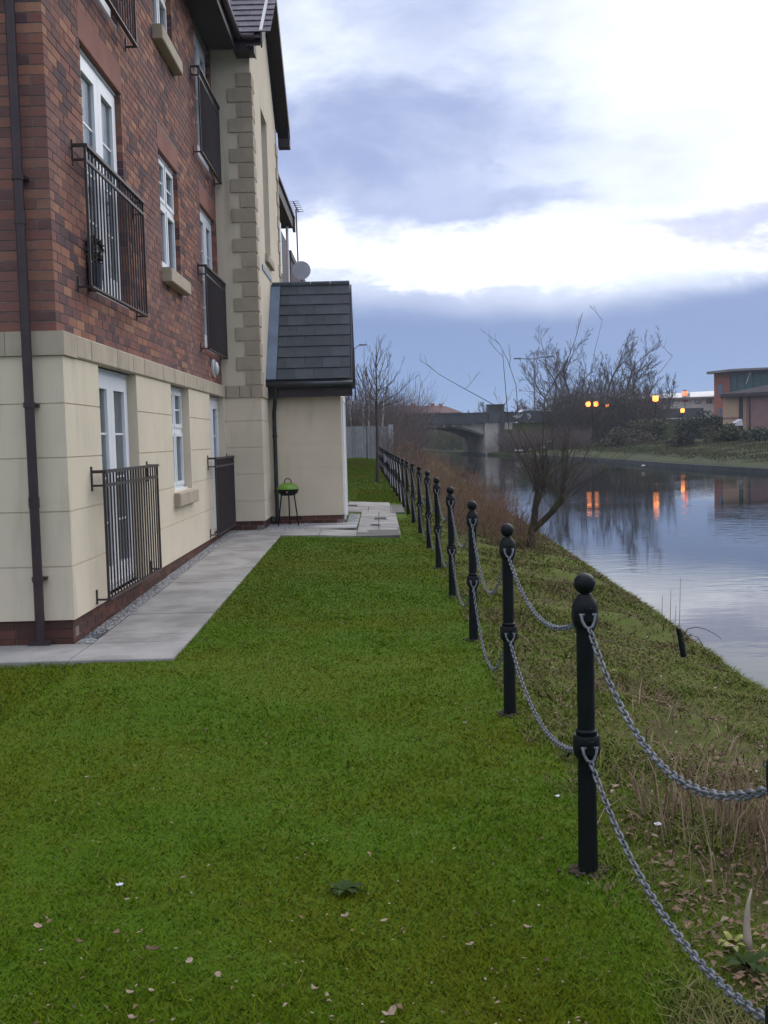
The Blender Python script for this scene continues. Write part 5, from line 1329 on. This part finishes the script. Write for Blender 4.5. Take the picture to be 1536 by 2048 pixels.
# ------------------------------------------------------------------ far bank vegetation
kw = dict(nch=(7, 6, 5, 4), ang=(.6, .62, .6, .6), ratio=.55, up=.20, wig=.11, start=.2)
def crown_tree(lb, px, ybase, pytop, seed, z0=.6, stems_n=3, spread=.35, minr=.013, mc=TWIG, grp='bare trees across the canal', **o):
    top = at(px, pytop, ybase).z; x = at(px, pytop, ybase).x; rng = np.random.default_rng(seed); st = []
    for i in range(stems_n):
        dx = (i-(stems_n-1)/2)*spread; st.append(((x+dx*.8, ybase+rng.normal()*.4, z0), (dx*.55, rng.normal()*.2, 1), (top-z0)*.72*rng.uniform(.9, 1.05), .19))
    bare_tree('bare_tree', lb, 'tree', Vector((x, ybase, z0)), 1, .2, seed, 4, grp, BARK, mc, minr, stems=st, **{**kw, **o})
crown_tree('tallest spreading bare tree across the canal, above the twin lantern', 1180, 126, 650, 21, stems_n=5, spread=.7, nch=(8, 6, 5, 4), up=.14, ang=(.7, .65, .6, .6))
crown_tree('bushy bare tree just behind the tallest one, over the small lamp', 1255, 128, 692, 22, stems_n=3, spread=.6)
crown_tree('low bare tree leaning out in front of the white warehouse', 1308, 125, 752, 23, stems_n=2, spread=.9)
crown_tree('lower bare tree leaning out beside the tallest one, toward the twin arm lamp', 1156, 130, 740, 24, stems_n=2, spread=.5)
for k, (px, pt, yb) in enumerate(((1018, 782, 150), (1046, 790, 145), (975, 806, 160), (1090, 792, 140))):
    crown_tree('misty low bare tree above the bridge approach', px, yb, pt, 30+k, 1.0, 3, 1.3, .016, TWIGP, 'misty trees above the bridge approach', up=.07, ang=(.8, .75, .7, .7))
thicket('bank_scrub', 1300, lambda r, y: at(r.uniform(1108, 1315), 860, y).x, lambda r: r.uniform(112, 124), 2.6, 6.4, TWIG, .04, side=6, zf=lambda x, y: .5, seed=9)
thicket('embankment_scrub', 1400, lambda r, y: at(r.uniform(1002, 1180), 860, y).x, lambda r: r.uniform(104, 114), .8, 2.3, TWIGP, .022, side=5, zf=lambda x, y: .0, seed=10)
def shrub(lb, px, py0, py1, y, wpx, m_, n, size, name='shrub', grp='shrubs along the far bank'):
    c0, c1, xl2, xr2 = at(px, py0, y), at(px, py1, y), at(px-wpx, py0, y).x, at(px+wpx, py0, y).x
    T_ = thing(name, lb, 'shrub', (c0.x, y, c0.z), grp); rx = (xr2-xl2)/2; H = c1.z-c0.z
    rng = np.random.default_rng(int(px)); Vs, Fs, k = [], [], 0
    for i in range(16):
        cx = c0.x+rng.uniform(-1, 1)*rx*.8; cz = c0.z+H*rng.uniform(.15, .78)*(1-.35*abs(cx-c0.x)/max(rx, .1)); rr = H*rng.uniform(.22, .38)
        V, Fq = leaf_cloud(n//16, (cx, y+rng.uniform(-1, 1)*1.0, cz), (rr*1.3, rr*1.1, rr), size, rng, shell=.4); Vs.append(V); Fs.append(Fq+k); k += len(V)
    np_mesh('foliage', np.concatenate(Vs), np.concatenate(Fs), m_, T_)
    st = []
    for i in range(7): a_ = rng.uniform(-1, 1); st.append(([(c0.x+a_*rx*.4, y, c0.z-.3), (c0.x+a_*rx*.6, y, c0.z+H*.4), (c0.x+a_*rx*.8, y+rng.normal()*.3, c0.z+H*.75)], [.06, .045, .02]))
    V, Fq = tubes_np(st, 5, 4); np_mesh('stem', V, Fq, BARK, T_)
shrub('dark evergreen shrub mass under the tallest bare tree', 1150, 880, 775, 117, 45, DKGREEN, 5200, .17)
shrub('dark evergreen shrub below the bushy bare tree', 1245, 885, 775, 116, 55, DKGREEN, 5600, .17)
shrub('dark green shrub beneath the brightest lamp with a few yellow leaves', 1292, 884, 828, 106, 44, OLIVE, 4200, .14)
shrub('rounded dark hedge in front of the red brick office', 1405, 876, 822, 108, 48, DKGREEN, 4200, .14)
shrub('round dark shrub standing alone on the verge', 1362, 905, 862, 84, 20, mat('dark_brown_shrub', (.03, .027, .022), (.045, .036, .026), bump=0, rnd=.3), 2600, .10)
shrub('brownish hedge below the pinkish house', 1450, 893, 846, 88, 58, OLIVE, 4200, .12)
shrub('dark bush at the picture edge below the pinkish house', 1525, 895, 845, 84, 40, DKGREEN, 4200, .12)
shrub('pale brown bramble shrub on the verge below the brightest lamp', 1255, 902, 850, 98, 60, mat('bramble_leaf', (.06, .05, .03), (.08, .06, .035), bump=0, rnd=.35), 4200, .12)
# rough verge grass across the water
n = 60000; y = NR.uniform(32, 112, n); s = NR.uniform(.1, 14, n)
x = far_x(y)+s
VERGM = ramp_mat('verge_blade', [(0, (.035, .052, .013)), (.55, (.052, .058, .020)), (1, (.10, .08, .045))], rough=.9, patch=(.07, .055, .032), patch_scale=.25, trans=1)
blades(np.stack([x, y, far_z(s, y)-.03], 1), NR.uniform(.04, .22, n)*np.clip(s/4, .2, 1), .02+.0003*y, NR.uniform(.2, .9, n), VERGM, 'verge_grass')
# stone edge of the towpath
cp = MB(); ys = np.arange(6, 108, 3.)
for a, c in zip(ys, ys[1:]): cp.hexa([(float(far_x(a))-.06, a, -1.3), (float(far_x(c))-.06, c, -1.3), (float(far_x(c))+.25, c, -1.3), (float(far_x(a))+.25, a, -1.3)], [(float(far_x(a))-.04, a, -.30), (float(far_x(c))-.04, c, -.30), (float(far_x(c))+.22, c, -.29), (float(far_x(a))+.22, a, -.29)])
tag(cp.build('canal_wall', CONCD), 'dark stone canal wall edging the far towpath', 'canal wall')
for k, (px, py, y, s, lb) in enumerate(((1033, 903, 98, .22, 'largest white scrap of litter on the far towpath edge'), (1043, 902, 98, .14, 'smaller white scrap close beside the largest litter'), (1061, 899, 98, .10, 'tiny white scrap of litter on the far grass'), (1085, 896, 96, .15, 'white scrap of litter on the grass above the pollard whips'), (1098, 884, 104, .16, 'white scrap of litter high on the far bank'), (1288, 933, 58, .10, 'white scrap of litter on the dark canal wall'))):
    p = at(px, py, y); m = MB()
    for i in range(4): m.ball(p+Vector((random.uniform(-1, 1)*s, random.uniform(-.5, .5)*s, random.uniform(0, .6)*s)), s*random.uniform(.4, .7), 7, 5, .7)
    tag(m.build('litter', WHITEBIT), lb, 'litter', 'white litter on the far bank')

# ------------------------------------------------------------------ evening haze
hm = bpy.data.materials.new('evening_haze'); hm.use_nodes = True; hm.node_tree.nodes.clear()
pv = hm.node_tree.nodes.new('ShaderNodeVolumePrincipled'); pv.inputs['Color'].default_value = (.86, .92, 1, 1); pv.inputs['Density'].default_value = .00042; pv.inputs['Anisotropy'].default_value = .2
ho = hm.node_tree.nodes.new('ShaderNodeOutputMaterial'); hm.node_tree.links.new(pv.outputs[0], ho.inputs['Volume'])
tag(MB().box(-1600, 1700, -40, 2600, -2.7, 19).build('haze', hm), None, None, None, 'stuff')
